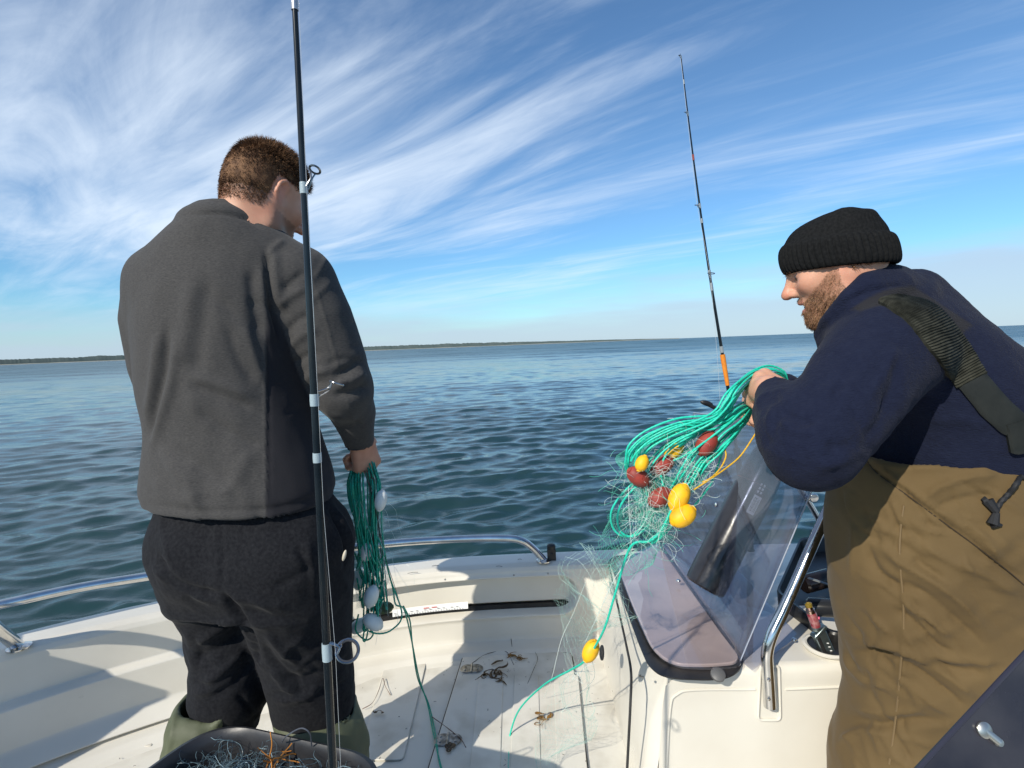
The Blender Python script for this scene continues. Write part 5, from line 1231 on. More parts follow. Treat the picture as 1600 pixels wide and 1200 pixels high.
# ================================================================ nets
TQ = mat('turquoise_rope', (.008, .50, .34), .42, col2=(.03, .62, .46), nscale=220, bump=.4, bscale=700, bdist=.0006)
GR = mat('green_rope', (.008, .27, .17), .5, col2=(.015, .38, .26), nscale=160, bump=.4, bscale=700, bdist=.0006)
YF_ = mat('yellow_float', (.88, .47, .008), .55, col2=(.62, .34, .03), lo=.45, hi=.8, nscale=70, bump=.05, bscale=120)
RF = mat('red_float', (.34, .045, .032), .58, col2=(.22, .04, .032), nscale=60, bump=.1, bscale=90)
WF = mat('white_float', (.76, .78, .75), .5, col2=(.62, .66, .63), nscale=30, bump=.1, bscale=120)
FIL = mat('white_filament', (.62, .72, .68), .35)
GFIL = mat('green_filament', (.10, .48, .36), .4)
DFIL = mat('pale_filament', (.35, .55, .48), .4)
def rope(P, r, m, parent, name='rope', tw=700):
    P = resample(np.asarray(P), .0030); P = P+.0; mb = MB(); mb.add(*tube_vf(P, r, 9, twist=tw, tamp=.13, lobes=3)); return mb.build(name, m, parent)
netB = empty('fishing_net', Q(1100, 740, 1.12), 'turquoise roped fishing net with yellow and red floats held by the man in the beanie', 'fishing net')
c7 = lambda x, y, Y: Q(900+x/3.75, 540+y/3.75, Y)
g = np.random.default_rng(21)
base = [
 [(1240, 215), (1215, 160), (1130, 132), (1020, 165), (930, 245), (870, 340), (800, 420), (600, 450), (420, 525), (320, 620), (306, 700), (325, 760)],
 [(1235, 200), (1190, 150), (1080, 150), (980, 210), (900, 300), (850, 390), (760, 440), (600, 500), (470, 570), (400, 640), (360, 700)],
 [(1200, 190), (1110, 160), (1010, 215), (930, 300), (870, 380), (800, 450), (690, 500), (560, 560), (450, 650), (380, 760), (390, 860), (450, 930), (530, 960)],
 [(1180, 190), (1090, 175), (990, 245), (920, 330), (860, 420), (740, 490), (600, 590), (500, 690), (440, 780), (430, 860), (470, 930)],
 [(1035, 340), (950, 380), (870, 440), (760, 470), (620, 470), (470, 530), (370, 600), (345, 680)],
 [(1035, 345), (940, 410), (850, 470), (720, 560), (600, 640), (480, 690), (380, 770), (280, 860), (215, 960), (215, 1050), (260, 1105), (330, 1110), (400, 1040), (440, 960), (560, 900), (620, 830)],
 [(1035, 350), (970, 440), (880, 520), (800, 600), (720, 690), (660, 790), (620, 860), (570, 950), (510, 1070), (430, 1145)],
 [(1030, 355), (960, 460), (890, 560), (850, 650), (800, 790), (750, 870), (690, 945)],
 [(1020, 350), (920, 430), (800, 540), (700, 620), (640, 720), (600, 800), (560, 850)],
 [(1010, 330), (900, 400), (780, 480), (640, 560), (540, 640), (500, 740), (520, 830)],
 [(1030, 365), (960, 500), (860, 620), (770, 700), (700, 800), (660, 860)],
]
ropeB = []
pinY = lambda i, n: 1.13
for bi, bpts in enumerate(base):
    reps = {0: 4, 1: 4, 2: 3, 3: 3, 4: 5, 5: 2, 6: 4, 7: 1, 8: 4, 9: 3, 10: 4}[bi]
    for k in range(reps):
        off = g.normal(0, 1, (len(bpts), 2)); off = np.cumsum(off, 0)*np.array([5.5, 5.0])+g.normal(0, 9, 2)*(1 if k else 0); off[0] *= .5
        if k == 0: off *= .25
        dy = np.cumsum(g.normal(0, .006, len(bpts)))+g.normal(0, .010); pts = []
        for i, (x, y) in enumerate(bpts):
            Yd = 1.145+dy[i]-.03*math.sin(math.pi*min(1, i/len(bpts)))+.062*float(sm(np.array(x), 930, 1060))
            pts.append(c7(x+off[i, 0], y+off[i, 1], Yd))
        ropeB.append(rope(spline(np.array(pts), 14*len(pts)), .0022, TQ, netB))
lead = [c7(560, 960, 1.10), c7(500, 1080, 1.10), c7(430, 1145, 1.11), Q(985, 855, 1.13), Q(962, 925, 1.17), Q(947, 975, 1.2), Q(934, 1003, 1.24), Q(914, 1032, 1.30), Q(893, 1046, 1.36), Q(850, 1070, 1.50)]
tailpts = [Q(812, 1108, 1.62), Z(797, 1148, .012), Z(795, 1180, .008), Z(797, 1215, .008), Z(830, 1300, .008)]
rope(spline(np.array(lead+tailpts), 220), .0026, TQ, netB)
def flt(c, ax, r, m, parent, hl_=1.45):
    mb = MB(); mb.add(*ellipsoid_vf(c, (r, r*hl_), ax, 24, 16, .8)); ax = np.asarray(ax, float)/np.linalg.norm(ax)
    for s in (-1, 1): mb.add(*lathe_vf([(r*.30, -.0015), (r*.34, .0015), (r*.18, .0025), (.0004, .001)], c+ax*s*r*hl_*.97, ax*s, 14))
    return mb.build('float', m, parent)
ax_ = lambda a, dy=.2: np.array([math.cos(R(a)), dy, math.sin(R(a))])
for x, y, Y, a, r, m, h in ((1061, 777, 1.075, 58, .0195, YF_, 1.5), (1067, 806, 1.06, 28, .0205, YF_, 1.35), (923, 1017, 1.27, 58, .0185, YF_, 1.5), (1003, 724, 1.09, 60, .013, YF_, 1.3), (1053, 703, 1.14, 40, .0165, YF_, 1.5),
                         (1104, 693, 1.115, 48, .0195, RF, 1.45), (1034, 727, 1.13, 30, .019, RF, 1.5), (997, 745, 1.11, -40, .0185, RF, 1.4), (1012, 756, 1.14, -50, .017, RF, 1.4), (1031, 777, 1.11, 25, .019, RF, 1.4)):
    flt(Q(x, y, Y), ax_(a), r, m, netB, h)
YR_ = mat('yellow_cord', (.62, .36, .015), .5, bump=.3, bscale=800)
rope(spline(np.array([c7(1060, 500, 1.13), c7(1030, 550, 1.12), c7(960, 650, 1.11), c7(870, 725, 1.10), c7(790, 780, 1.09), c7(690, 845, 1.09)]), 90), .0016, YR_, netB, 'yellow_cord')
rope(spline(np.array([c7(868, 590, 1.12), c7(878, 650, 1.11), c7(845, 720, 1.10), c7(790, 775, 1.09), c7(740, 800, 1.09)]), 60), .0016, YR_, netB, 'yellow_cord')
def tangle(n, cen, spread, ln, r, m, parent, name, seed, grav=.0, wander=.5, kind='stuff', step=.006, seg=4, keep=None):
    gg = np.random.default_rng(seed); mb = MB()
    for _ in range(n):
        p = cen(gg)+gg.normal(0, 1, 3)*spread; d = gg.normal(0, 1, 3); d /= np.linalg.norm(d); P = [p]; w = gg.normal(0, 1, 3)
        for i in range(int(gg.uniform(.4, 1.3)*ln/step)):
            w = w*.8+gg.normal(0, 1, 3)*wander; d = d+w*.14+np.array([0, 0, -grav]); d /= np.linalg.norm(d); p = p+d*step
            if keep is not None: p = keep(p)
            P.append(p)
        if len(P) > 3: mb.add(*tube_vf(np.array(P), r*gg.uniform(.7, 1.2), seg, cap=False))
    o = mb.build(name, m, parent)
    return o
def cenB(gg):
    x, y = gg.choice(7), 0; C_ = [(1010, 760), (1030, 790), (1045, 740), (1075, 720), (1000, 800), (1030, 815), (1090, 735)][x]; return Q(C_[0], C_[1], 1.11)
tangle(190, cenB, np.array([.016, .016, .020]), .085, .00026, FIL, netB, 'white_filaments', 31, grav=.10, wander=1.1, step=.0032)
tangle(60, lambda gg: Q(gg.uniform(985, 1090), gg.uniform(700, 780), 1.12), np.array([.012, .015, .012]), .09, .00026, FIL, netB, 'white_filaments', 32, grav=.06, wander=1.1, step=.0032)
tangle(160, lambda gg: Q(gg.uniform(965, 1040), gg.uniform(740, 850), 1.14), np.array([.014, .02, .014]), .08, .00028, GFIL, netB, 'green_filaments', 33, grav=.04)
def netting(A, B, nu, nv, m, parent, r=.00035, sway=.012, seed=1, name='netting'):
    """diamond netting hung between two curves A and B, drawn together into soft pleats"""
    A = spline(np.array(A), nu+1); B = spline(np.array(B), nu+1); t = np.linspace(0, 1, nv+1)
    G = A[:, None]*(1-t[None, :, None])+B[:, None]*t[None, :, None]
    q = G.reshape(-1, 3); G = G+np.stack([fbm(q*7+s*9, 3, seed+s) for s in range(3)], 1).reshape(G.shape)*sway*(np.sin(np.pi*t)*.8+.25)[None, :, None]
    mb = MB()
    for k in range(-nv, nu+1):
        for sg in (1, -1):
            P = []
            for j in range(nv+1):
                i = (k+j) if sg == 1 else (k+nv-j)
                if 0 <= i <= nu: P.append(G[i, j])
            if len(P) > 2: mb.add(*tube_vf(np.array(P), r, 3, cap=False))
    return mb.build(name, m, parent, smooth=False)
netting([Q(955, 800, 1.16), Q(1000, 790, 1.15), Q(1045, 775, 1.13), Q(1085, 720, 1.12)], [Q(935, 880, 1.2), Q(975, 890, 1.2), Q(1020, 860, 1.2), Q(1060, 830, 1.16)], 26, 16, GFIL, netB, seed=3, sway=.06, r=.0003)
netting([Q(990, 700, 1.16), Q(1030, 690, 1.15), Q(1090, 660, 1.14)], [Q(985, 820, 1.13), Q(1030, 830, 1.12), Q(1070, 790, 1.12)], 34, 22, GFIL, netB, seed=5, sway=.05, r=.0003)
netting([Q(1060, 690, 1.13), Q(1100, 680, 1.13), Q(1120, 690, 1.13)], [Q(1050, 770, 1.12), Q(1080, 770, 1.12), Q(1110, 740, 1.12)], 30, 24, GFIL, netB, seed=15, sway=.03, r=.0003)
netting([Q(965, 850, 1.2), Q(985, 870, 1.2), Q(1010, 850, 1.2)], [Q(885, 905, 1.62), Q(900, 1000, 1.7), Q(935, 990, 1.65)], 16, 26, DFIL, netB, seed=7, sway=.07, r=.00024)
netting([Q(885, 905, 1.62), Q(900, 960, 1.66), Q(935, 960, 1.65)], [Z(842, 1190, .02), Z(868, 1230, .02), Z(885, 1180, .02)], 13, 28, DFIL, netB, seed=8, sway=.08, r=.00022)
for pts in ([Q(982, 760, 1.11), Q(983, 800, 1.12), Q(985, 830, 1.13), Q(984, 870, 1.14), Q(960, 905, 1.16), Q(930, 970, 1.2), Q(915, 1002, 1.25)], [Q(915, 910, 1.55), Q(895, 960, 1.62), Q(877, 1000, 1.66), Q(862, 1060, 1.7), Z(850, 1090, .02)], [Q(925, 1030, 1.28), Q(928, 1060, 1.4), Q(905, 1085, 1.6), Z(880, 1110, .02), Z(850, 1140, .01), Z(800, 1190, .01)]):
    mb = MB(); mb.add(*tube_vf(spline(np.array(pts), 60), .0007, 5)); mb.build('filament', FIL, netB)
tangle(14, lambda gg: Q(gg.uniform(880, 925), gg.uniform(1045, 1062), 1.38), np.array([.006, .01, .006]), .05, .0005, FIL, netB, 'white_filaments', 35, grav=.1)

netA = empty('fishing_net', Q(575, 860, 1.36), 'dark green roped net with white floats hanging from the hand of the man in grey', 'fishing net')
YN = YA+.115
tops = wrR+(ksA[1]-wrR)*1.0; hc = Q(566, 722, YN)
for k in range(34):
    t = k/33.0; x0 = 541+54*g.uniform(0, 1); x1 = 560+38*g.uniform(-.3, 1)+(x0-541)*.25; yb = g.uniform(840, 985); y0 = 708+g.uniform(-4, 4)
    pull = 572+(x0-567)*.55; P = [Q(x0*.5+564*.5, y0+6, YN+.035+g.normal(0, .004)), Q(x0*.8+564*.2, 738, YN+.018+g.normal(0, .008)), Q(x0, 760, YN+g.normal(0, .01)), Q(x0*.55+pull*.45, 800, YN+g.normal(0, .016)), Q(x1*.6+pull*.4, 870, YN+g.normal(0, .016))]
    if yb > 880: P.append(Q(x1, yb, YN+g.normal(0, .014)))
    # turns up again in a slack loop
    P.append(Q(x1+g.uniform(-10, 10), yb+14, YN+g.normal(0, .012))); P.append(Q(x1+g.uniform(-16, 12), yb-30, YN+g.normal(0, .012)))
    rope(spline(np.array(P), 60), .0021, GR, netA)
lead = [Q(584, 722, YN+.03), Q(594, 760, YN), Q(597, 830, YN), Q(604, 880, YN+.02), Q(614, 920, YN+.03), Q(618, 944, YN+.05), Q(630, 950, YN+.1), Q(637, 972, YN+.2), Q(645, 1010, YN+.3), Q(655, 1060, 1.78), Q(668, 1100, 1.82), Z(678, 1150, .012), Z(690, 1200, .01), Z(720, 1290, .01)]
rope(spline(np.array(lead), 200), .0022, GR, netA)
lead2 = [p+np.array([.006*math.sin(i*1.7), .004, .003*math.cos(i)]) for i, p in enumerate(lead[6:])]; rope(spline(np.array(lead2), 120), .0022, GR, netA)
rope(spline(np.array([Q(610, 905, YN+.02), Q(628, 960, YN+.02), Q(612, 984, YN+.01), Q(590, 990, YN), Q(566, 982, YN)]), 60), .0021, GR, netA)
rope(spline(np.array([Q(560, 960, YN), Q(556, 985, YN), Q(572, 1000, YN), Q(583, 990, YN), Q(570, 975, YN)]), 60), .0021, GR, netA)
for x, y, dy, a, r, h, m in ((595, 782, -.03, 78, .0150, 1.75, WF), (572, 862, -.01, 80, .015, 1.7, WF), (580, 932, -.035, 72, .0185, 1.5, WF), (583, 972, -.02, -40, .0195, 1.4, WF), (560, 905, .03, 85, .018, 1.5, WF), (561, 978, .02, 30, .018, 1.4, WF), (588, 880, .04, 75, .016, 1.7, WF),
                             (600, 950, .02, 5, .0160, 1.5, mat('olive_float', (.10, .13, .06), .8, col2=(.05, .07, .035), nscale=120, bump=.8, bscale=300, bdist=.002))):
    flt(Q(x, y, YN+dy), ax_(a, .1), r, m, netA, h)
tangle(60, lambda gg: Q(gg.uniform(560, 612), gg.uniform(760, 960), YN), np.array([.01, .012, .02]), .10, .0003, FIL, netA, 'filaments', 41, grav=.3)
GREYC = mat('grey_cord', (.06, .07, .06), .7)
for k in range(9):
    x0 = g.uniform(565, 590); x1 = g.uniform(575, 605); mb = MB(); mb.add(*tube_vf(spline(np.array([Q(x0, 735, YN), Q((x0+x1)/2+4, 800, YN-.01), Q(x1, 870, YN), Q(x1+g.uniform(-10, 12), 960, YN)]), 40), .0011, 5)); mb.build('dark_cord', GREYC, netA)
mb = MB(); mb.add(*tube_vf(spline(np.array([Q(592, 830, YN), Q(605, 880, YN), Q(618, 920, YN+.02), Q(628, 955, YN+.06)]), 40), .0008, 5)); mb.build('dark_cord', GREYC, netA)
netting([Q(556, 800, YN+.02), Q(580, 800, YN+.02), Q(600, 800, YN+.02)], [Q(552, 950, YN+.03), Q(585, 940, YN+.02), Q(612, 900, YN+.03)], 24, 40, DFIL, netA, seed=18, sway=.02, r=.00035)

# ================================================================ black tub with a net in it
ZT = .475
tub_c = [Z(338, 1128, ZT), Z(606, 1188, ZT), np.array([-.30, .66, ZT]), np.array([-.80, .78, ZT])]
tub = empty('tub', (-.50, .92, .0), 'black plastic tub full of tangled net at the feet of the man in grey', 'tub')
TB = mat('tub_plastic', (.016, .017, .020), .42, col2=(.030, .031, .035), nscale=10, bump=.15, bscale=90, rvar=.1)
def tub_ring(s, z, r=.10):
    c = np.mean(tub_c, 0); P = [np.array([c[0]+(p[0]-c[0])*s, c[1]+(p[1]-c[1])*s, 0]) for p in tub_c]; q = rounded_poly(P, r, 10); q[:, 2] = z; return q
prof = [(.84, .012), (.86, .004), (.88, .02), (.93, .25), (.955, .40), (.965, ZT-.035), (1.03, ZT-.030), (1.045, ZT-.022), (1.05, ZT-.010), (1.035, ZT), (1.0, ZT+.002), (.975, ZT-.004), (.955, ZT-.02), (.94, .40), (.91, .25), (.86, .03)]
rings = [tub_ring(s, z) for s, z in prof]; n_ = len(rings[0]); V = np.concatenate(rings); F_ = [(i*n_+j, i*n_+(j+1) % n_, (i+1)*n_+(j+1) % n_, (i+1)*n_+j) for i in range(len(prof)-1) for j in range(n_)]
F_.append(tuple((len(prof)-1)*n_+j for j in range(n_))); F_.append(tuple(range(n_-1, -1, -1)))
mb = MB(); mb.add(V, F_); mb.build('tub_body', TB, tub)
netC = empty('net_heap', (-.50, .92, .2), 'blue grey net heaped inside the black tub with orange weed in it', 'fishing net')
def heap(dz=0, sc_=1.0):
    r_ = [tub_ring(s*.9, .400+.070*(1-s*s)+dz, .08) for s in np.linspace(1, .02, 26)]; V = np.concatenate(r_); n = len(r_[0]); V[:, 2] += .022*fbm(V*14, 3, 61)
    return V, np.array([(i*n+j, i*n+(j+1) % n, (i+1)*n+(j+1) % n, (i+1)*n+j) for i in range(25) for j in range(n)])
Vh, Fh = heap(); mesh_obj('heap_core', Vh, Fh, mat('net_heap', (.012, .018, .022), .8, col2=(.030, .045, .052), nscale=60, bump=1, bscale=150, bdist=.004), netC)
def cenT(gg): return Vh[gg.integers(len(Vh))]+np.array([0, 0, gg.uniform(0, .02)])
def in_tub(p):
    c = np.mean(tub_c, 0); return np.array([c[0]+np.clip(p[0]-c[0], -.19, .19), c[1]+np.clip(p[1]-c[1], -.20, .20), np.clip(p[2], 0.3, .468+.02*math.sin(p[0]*60)*math.cos(p[1]*55))])
tangle(1300, cenT, np.array([.01, .01, .006]), .12, .00042, mat('blue_filament', (.09, .145, .175), .4), netC, 'net_strands', 62, wander=1.2, step=.004, keep=in_tub, seg=3)
tangle(300, cenT, np.array([.01, .01, .006]), .12, .00045, mat('pale_blue_filament', (.22, .32, .37), .35), netC, 'net_strands', 63, wander=1.2, step=.004, keep=in_tub, seg=3)
tangle(12, lambda gg: Z(gg.choice([350, 425, 432, 420]), gg.uniform(1178, 1200), .462), np.array([.010, .008, .004]), .05, .0014, mat('orange_weed', (.42, .17, .03), .6), netC, 'orange_weed', 64, wander=.8)
mb = MB()
for pts in ([Z(440, 1160, ZT), Q(448, 1150, 1.0), Q(470, 1138, 1.0), Q(484, 1146, 1.0), Z(487, 1166, ZT)],): mb.add(*tube_vf(spline(np.array(pts), 30), .0013, 6))
mb.build('loose_loop', mat('dark_line', (.08, .09, .11), .4), netC)

# ================================================================ black tube behind the windscreen
tube_th = empty('storage_tube', top_pt(1098, 925, .0), 'glossy black cylinder with a white barcode label leaning behind the smoked windscreen', 'tube')
ta, tb = top_pt(1100, 918, .062), Q(1196, 728, 1.74)
axt = (tb-ta)/np.linalg.norm(tb-ta); Lt = np.linalg.norm(tb-ta)
mb = MB(); mb.add(*lathe_vf([(.02, -.003), (.056, 0), (.062, .006), (.063, .02), (.063, Lt-.06), (.060, Lt-.02), (.056, Lt+.03), (.052, Lt+.05), (.04, Lt+.055), (.001, Lt+.055)], ta, axt, 40)); mb.build('tube_body', mat('gloss_black', (.018, .018, .022), .20, col2=(.026, .026, .03), nscale=20, bump=.06, bscale=40, rvar=.06), tube_th)
vw = EYE-(ta+tb)/2; vw -= axt*(vw@axt); vw /= np.linalg.norm(vw); sdv = np.cross(axt, vw)
if sdv[0] < 0: sdv = -sdv
def on_tube(h, ang, off=.0006):
    return ta+axt*h+(vw*math.cos(ang)+sdv*math.sin(ang))*(.063+off)
def tube_patch(h0, h1, a0, a1, off, m, name, parent, n=8):
    V = []; F_ = []
    for i in range(n+1):
        a = a0+(a1-a0)*i/n; V += [on_tube(h0, a, off), on_tube(h1, a, off), on_tube(h1, a, off-.0015), on_tube(h0, a, off-.0015)]
    for i in range(n):
        b = 4*i
        for k in range(4): F_.append((b+k, b+(k+1) % 4, b+4+(k+1) % 4, b+4+k))
    mb = MB(); mb.add(V, F_); return mb.build(name, m, parent)
lab_h = Lt*.62
lb_ = tube_patch(lab_h, lab_h+.062, R(8), R(30), .001, WHITE, 'barcode_label', tube_th)
mb = MB()
for k in range(13):
    a = on_tube(lab_h+.010+.0036*k, R(12), .0016); b = on_tube(lab_h+.010+.0036*k, R(20), .0016); mb.add(*tube_vf([a, b], .0006 if k % 3 else .0011, 4))
for k in range(2):
    a = on_tube(lab_h+.008, R(23+3*k), .0016); b = on_tube(lab_h+.052, R(23+3*k), .0016); mb.add(*tube_vf([a, b], .0007, 4))
mb.build('barcode', INK, lb_)
for i in range(2):
    for j in range(3): tube_patch(lab_h+.070+.012*j, lab_h+.078+.012*j, R(10+9*i), R(15+9*i), .001, WHITE, 'printed_mark', tube_th, 2)
mb = MB(); c = on_tube(Lt*.97, R(48), .004); th = np.linspace(0, 2*np.pi, 24); mb.add(*tube_vf(np.array([c+axt*math.cos(a)*.017+sdv*math.sin(a)*.012+vw*.006 for a in th]), .0032, 8, cap=False)); mb.build('orange_loop', mat('orange_cord', (.80, .18, .02), .5), tube_th)
mb = MB(); h_ = Lt*.84; mb.add(*tube_vf(np.array([on_tube(h_, a, .0008) for a in np.linspace(-1.2, 1.2, 30)]), .0010, 5)); mb.build('seam_line', mat('red_line', (.25, .06, .04), .5), tube_th)

# black tray with dark bottles on the console
tray = empty('tray', top_pt(1290, 930, 0), 'black plastic tray of dark bottles on the console beside the brown waders', 'tray')
P0 = [top_pt(1212, 942, .004), top_pt(1250, 872, .004), top_pt(1372, 866, .004), top_pt(1420, 1000, .004), top_pt(1300, 1010, .004)]
cT = np.mean(P0, 0)
def tr_ring(s, z): 
    q = rounded_poly([np.array([cT[0]+(p[0]-cT[0])*s, cT[1]+(p[1]-cT[1])*s, 0]) for p in P0], .03, 5); q[:, 2] = z; return q
z0 = cT[2]-.012; prof = [(.96, z0), (.98, z0+.01), (1.0, z0+.062), (.99, z0+.068), (.95, z0+.066), (.93, z0+.05), (.90, z0+.018)]
rings = [tr_ring(s, z) for s, z in prof]; n_ = len(rings[0]); F_ = [(i*n_+j, i*n_+(j+1) % n_, (i+1)*n_+(j+1) % n_, (i+1)*n_+j) for i in range(len(prof)-1) for j in range(n_)]; F_.append(tuple((len(prof)-1)*n_+j for j in range(n_)))
mb = MB(); mb.add(np.concatenate(rings), F_); mb.build('tray_body', BLK, tray)
for i, (x, y, ang, L_, r_) in enumerate(((1285, 905, 20, .15, .030), (1300, 950, -40, .13, .026), (1330, 900, 60, .12, .03))):
    bt = empty('bottle', top_pt(x, y, .03), ['dark brown bottle lying at the back left of the black tray', 'dark bottle lying at the near side of the black tray', 'dark bottle at the far right of the black tray'][i], 'bottle', 'bottles in the black tray')
    c = top_pt(x, y, .052+.0*i); ax = np.array([math.cos(R(ang)), math.sin(R(ang))*.6, .10]); ax /= np.linalg.norm(ax)
    mb = MB(); mb.add(*lathe_vf([(r_*.8, -L_/2), (r_, -L_/2+.006), (r_, L_*.15), (r_*.85, L_*.24), (r_*.42, L_*.34), (r_*.40, L_*.44)], c, ax, 22)); mb.build('glass', mat('bottle_%d' % i, [(.030, .020, .016), (.02, .022, .026), (.035, .03, .025)][i], .18), bt)
    mb = MB(); mb.add(*lathe_vf([(r_*.46, L_*.44), (r_*.46, L_*.52), (r_*.3, L_*.53)], c, ax, 18)); mb.build('cap', mat('cap_%d' % i, (.16, .16, .15), .4), bt)
strapo = None
mb = MB(); mb.add(*box_vf(top_pt(1300, 915, .095), (.012, .14, .003), Matrix.Rotation(R(35), 3, 'Z'))); tag(mb.build('grey_strap', mat('grey_strap', (.16, .17, .17), .5), None, bevel=.001), 'thin grey strap lying across the bottles of the black tray', 'strap')

# ================================================================ vaporiser standing in the cup holder
vap = empty('vaporizer', ch, 'grey vaporizer with a red tank standing in the cup holder', 'vaporizer')
va = Q(1297, 1030, ch[1]-.02); vb = Q(1277, 984, ch[1]-.005); vt = Q(1264, 947, ch[1]+.0)
GM = mat('gunmetal', (.20, .25, .26), .30, .9, col2=(.26, .32, .33), nscale=30)
def obox(a, b, w, d_, m, name, parent, bev=.003):
    ax = (b-a); L_ = np.linalg.norm(ax); ax /= L_; s_ = np.array([1, 0, 0])-ax*ax[0]; s_ /= np.linalg.norm(s_); Rm = np.stack([s_, np.cross(ax, s_), ax], 1); mb = MB(); mb.add(*box_vf((a+b)/2, (w, d_, L_), Rm)); return mb.build(name, m, parent, bevel=bev)
axv = (vb-va)/np.linalg.norm(vb-va)
bodyv = obox(va-axv*.02, vb-axv*.004, .034, .024, GM, 'body', vap); obox(vb-axv*.008+np.array([.004, 0, 0]), vb+axv*.0, .046, .027, GM, 'shoulder', vap)
obox(va+np.array([-.010, -.0125, 0]), vb-axv*.014+np.array([-.010, -.0125, 0]), .010, .003, BLK, 'grip_panel', bodyv, .001)
for k in range(6):
    p = va*(1-k/8)+vb*(k/8); mb = MB(); mb.add(*box_vf(p+np.array([.008, -.0128, 0]), (.005, .0015, .002))); mb.build('printed_mark', WHITE, bodyv)
axk = (vt-vb)/np.linalg.norm(vt-vb); Lk = np.linalg.norm(vt-vb)
mb = MB(); mb.add(*lathe_vf([(.0125, 0), (.0130, .002), (.0130, .008), (.0115, .009), (.0115, .012)], vb, axk, 24)); mb.build('tank_base', GM, vap)
mb = MB(); mb.add(*lathe_vf([(.0118, .010), (.0122, .012), (.0122, Lk*.72), (.0115, Lk*.74)], vb, axk, 24)); mb.build('tank', mat('red_tank', (.22, .02, .035), .08, col2=(.35, .16, .16), nscale=90, coat=1), vap)
mb = MB(); mb.add(*lathe_vf([(.0118, Lk*.73), (.0118, Lk*.86), (.0095, Lk*.88), (.0092, Lk*.98)], vb, axk, 24)); mb.build('tank_top', mat('champagne', (.60, .42, .34), .2, 1.0), vap)
mb = MB(); mb.add(*lathe_vf([(.0088, Lk*.98), (.0092, Lk*1.0), (.0092, Lk*1.10), (.006, Lk*1.12), (.004, Lk*1.06)], vb, axk, 20)); mb.build('mouthpiece', mat('amber_tip', (.20, .14, .02), .2), vap)
mb = MB(); mb.add(*lathe_vf([(.004, 0), (.004, .003), (.002, .004)], vb+axk*Lk*.52+np.array([.012, -.004, 0]), (.8, -.5, 0), 12)); mb.build('button', mat('pink_plastic', (.55, .03, .12), .3), vap)

# ================================================================ litter on the sole
KELP = mat('brown_weed', (.10, .055, .015), .4, col2=(.035, .02, .01), nscale=60, bump=.4, bscale=120)
KELP2 = mat('amber_weed', (.26, .13, .025), .4, col2=(.14, .07, .015), nscale=60, bump=.4, bscale=120)
def weed(px, py, n, spread, label, seed, mt=KELP, ln=.06):
    gg = np.random.default_rng(seed); c = Z(px, py, .014); mb = MB()
    for _ in range(n):
        p = c+np.array([gg.normal(0, spread), gg.normal(0, spread*1.3), gg.uniform(0, .006)]); a = gg.uniform(0, 6.28); P = [p]; w = 0
        for i in range(10):
            w += gg.normal(0, .5); a += w*.5; p = p+np.array([math.cos(a), math.sin(a), gg.normal(0, .25)])*ln/10; p[2] = max(p[2], .012); P.append(p)
        P = spline(np.array(P), 24); wd = gg.uniform(.0018, .0055)*np.sin(np.linspace(.35, 2.9, 24)); T = np.gradient(P, axis=0); T /= np.linalg.norm(T, axis=1)[:, None]; S = np.cross(T, [0, 0, 1.0])+gg.normal(0, .35, 3)
        V = np.concatenate([P-S*wd[:, None], P+np.array([0, 0, .0012]), P+S*wd[:, None], P-np.array([0, 0, .0006])]); F_ = []
        for i in range(23):
            for a_, b_ in ((0, 24), (24, 48), (48, 72), (72, 0)): F_.append((a_+i, a_+i+1, b_+i+1, b_+i))
        mb.add(V, F_)
    return tag(mb.build('seaweed', mt), label, 'seaweed')
w_ = weed(770, 1052, 16, .020, 'dark brown seaweed clump in the shade on the floor hatch', 71)
w_ = weed(806, 1030, 8, .012, 'amber seaweed scrap just behind the dark clump on the hatch', 72, KELP2, .05)
w_ = weed(850, 1122, 7, .010, 'amber seaweed scrap under the turquoise rope on the floor', 73, KELP2, .05)
w_ = weed(588, 1112, 2, .008, 'tiny dark weed scrap on the sunlit floor right of the trousers', 75, KELP, .04)
w_ = weed(700, 1170, 5, .010, 'dark weed scrap beside the near hatch hinge', 76, KELP, .04)
RUST = mat('rust_twig', (.16, .075, .045), .7, col2=(.09, .045, .03), nscale=60); DK = mat('dark_twig', (.025, .022, .018), .8)
def twig(pts, r, m, label, z=.010):
    P = spline(np.array([Z(x, y, z+ (.006 if 0 < i < len(pts)-1 else 0)) for i, (x, y) in enumerate(pts)]), 50); mb = MB(); mb.add(*tube_vf(P, r*(1+.3*np.sin(np.linspace(0, 20, 50))), 6)); return tag(mb.build('stalk', m), label, 'weed stalk')
twig([(268, 1075), (240, 1073), (205, 1076), (184, 1088), (178, 1104), (186, 1113), (184, 1124), (192, 1128), (236, 1121)], .0016, RUST, 'long looping reddish stalk on the bow floor left of the trousers')
twig([(566, 1108), (582, 1098), (592, 1078), (598, 1060), (602, 1072), (610, 1086)], .0010, RUST, 'thin bent reddish stalk on the sunlit floor right of the trousers')
twig([(675, 1120), (700, 1138), (720, 1155), (728, 1168)], .0011, RUST, 'thin red stalk lying over the near hinge')
twig([(800, 1010), (797, 980), (806, 992), (825, 986)], .0009, DK, 'dark forked stalk against the wall under the pocket slot', .03)
twig([(740, 1018), (765, 1014), (800, 1016), (855, 1005)], .0010, DK, 'dark stalk lying along the foot of the wall')
twig([(738, 1036), (760, 1022), (790, 1018), (803, 1039)], .0008, DK, 'fine dark loop of stalk behind the weed clump')
twig([(820, 1078), (832, 1050), (840, 1030), (836, 1018)], .0008, DK, 'straight dark stalk across the treads of the hatch')
gg = np.random.default_rng(80); mb = MB()
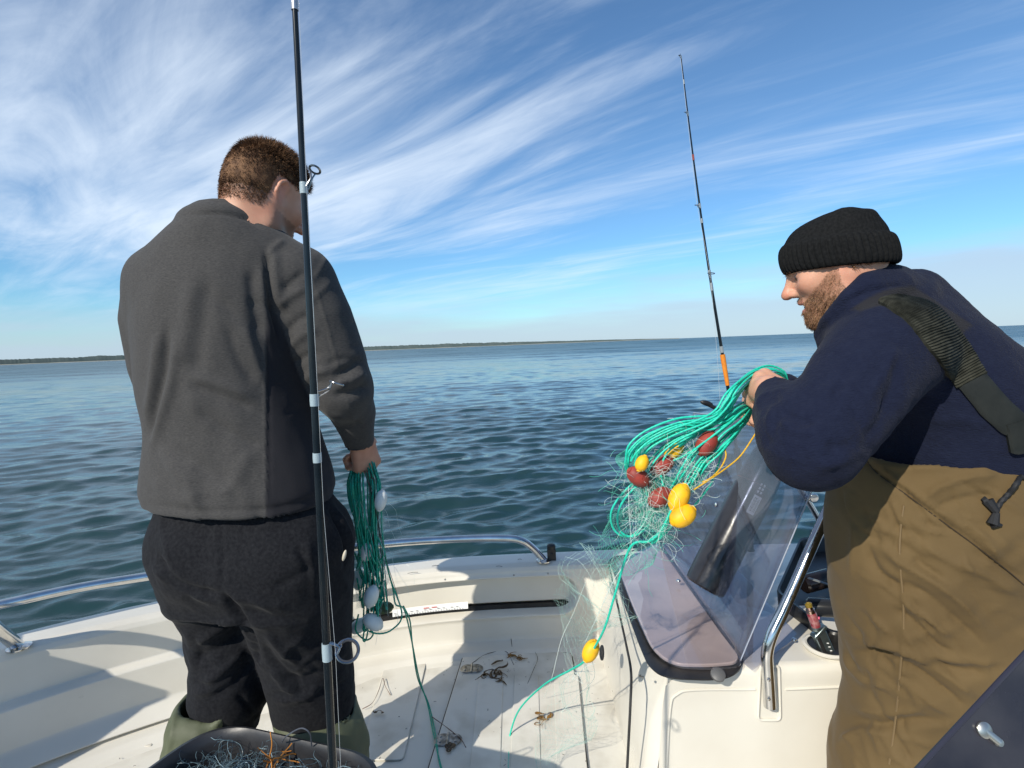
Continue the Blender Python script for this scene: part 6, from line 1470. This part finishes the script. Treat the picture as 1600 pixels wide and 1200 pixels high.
for _ in range(110):
    x, y = gg.uniform(20, 940), gg.uniform(1060, 1198)
    if _ < 30: x, y = gg.uniform(690, 900), gg.uniform(1030, 1060)
    p = Z(x, y, .0065 if x < 690 else .0145); a = gg.uniform(0, 3.14); L_ = gg.uniform(.001, .005); d = np.array([math.cos(a), math.sin(a), 0])*L_; mb.add(*tube_vf([p-d, p+[0, 0, .0008], p+d], gg.uniform(.0003, .0009), 4))
tag(mb.build('debris', DK), 'specks of dark grit and weed scattered over the floor', 'debris', kind='stuff')
mb = MB(); 
for x, y, a in ((780, 885, -30), (645, 895, 35), (812, 874, 0), (680, 884, 10)):
    p = Z(x, y, .333); d = np.array([math.cos(R(a)), .3*math.sin(R(a)), 0])*gg.uniform(.008, .028); mb.add(*tube_vf([p-d, p+[0, 0, .002], p+d], .0009, 5))
tag(mb.build('debris', DK), 'dark bits of stalk scattered on top of the gunwale', 'debris', kind='stuff')

# deck plate and crate, both invented and out of view, added to shade the bow
k_ = [i for i in range(0, len(gx), 6) if gx[i] < -1.86]
Pd = [np.array([gx[i]+gN[i, 0]*.02, gy[i]+gN[i, 1]*.02, zg[i]+.004]) for i in k_]
mb = MB(); mb.add(*prism_vf(np.array(Pd), (0, 0, .014))); mb.build('shade_deck', GELD, boat, bevel=.003)
CR = mat('shade_crate_grey', (.22, .24, .26), .6, col2=(.18, .20, .21), nscale=12)
e = empty('shade_crate', (-2.08, 1.06, .40), 'grey crate added out of view to cast shade on the bow', 'crate')
Rm = Matrix.Rotation(R(38), 3, 'Z')
def cr(mb, c, s_): mb.add(*box_vf(np.array(Rm)@np.array(c)+np.array([-2.08, 1.06, .405]), s_, Rm))
mb = MB(); cr(mb, (0, 0, .01), (.40, .32, .02))
for sg in (-1, 1): cr(mb, (sg*.20, 0, .18), (.02, .34, .36)); cr(mb, (0, sg*.16, .18), (.38, .018, .358))
mb.build('shade_crate_body', CR, e, bevel=.004)
mb = MB()
for sg in (-1, 1): cr(mb, (sg*.215, 0, .34), (.02, .34, .03)); cr(mb, (0, sg*.175, .34), (.45, .02, .03))
mb.build('rim', CR, e, bevel=.003)
settle()
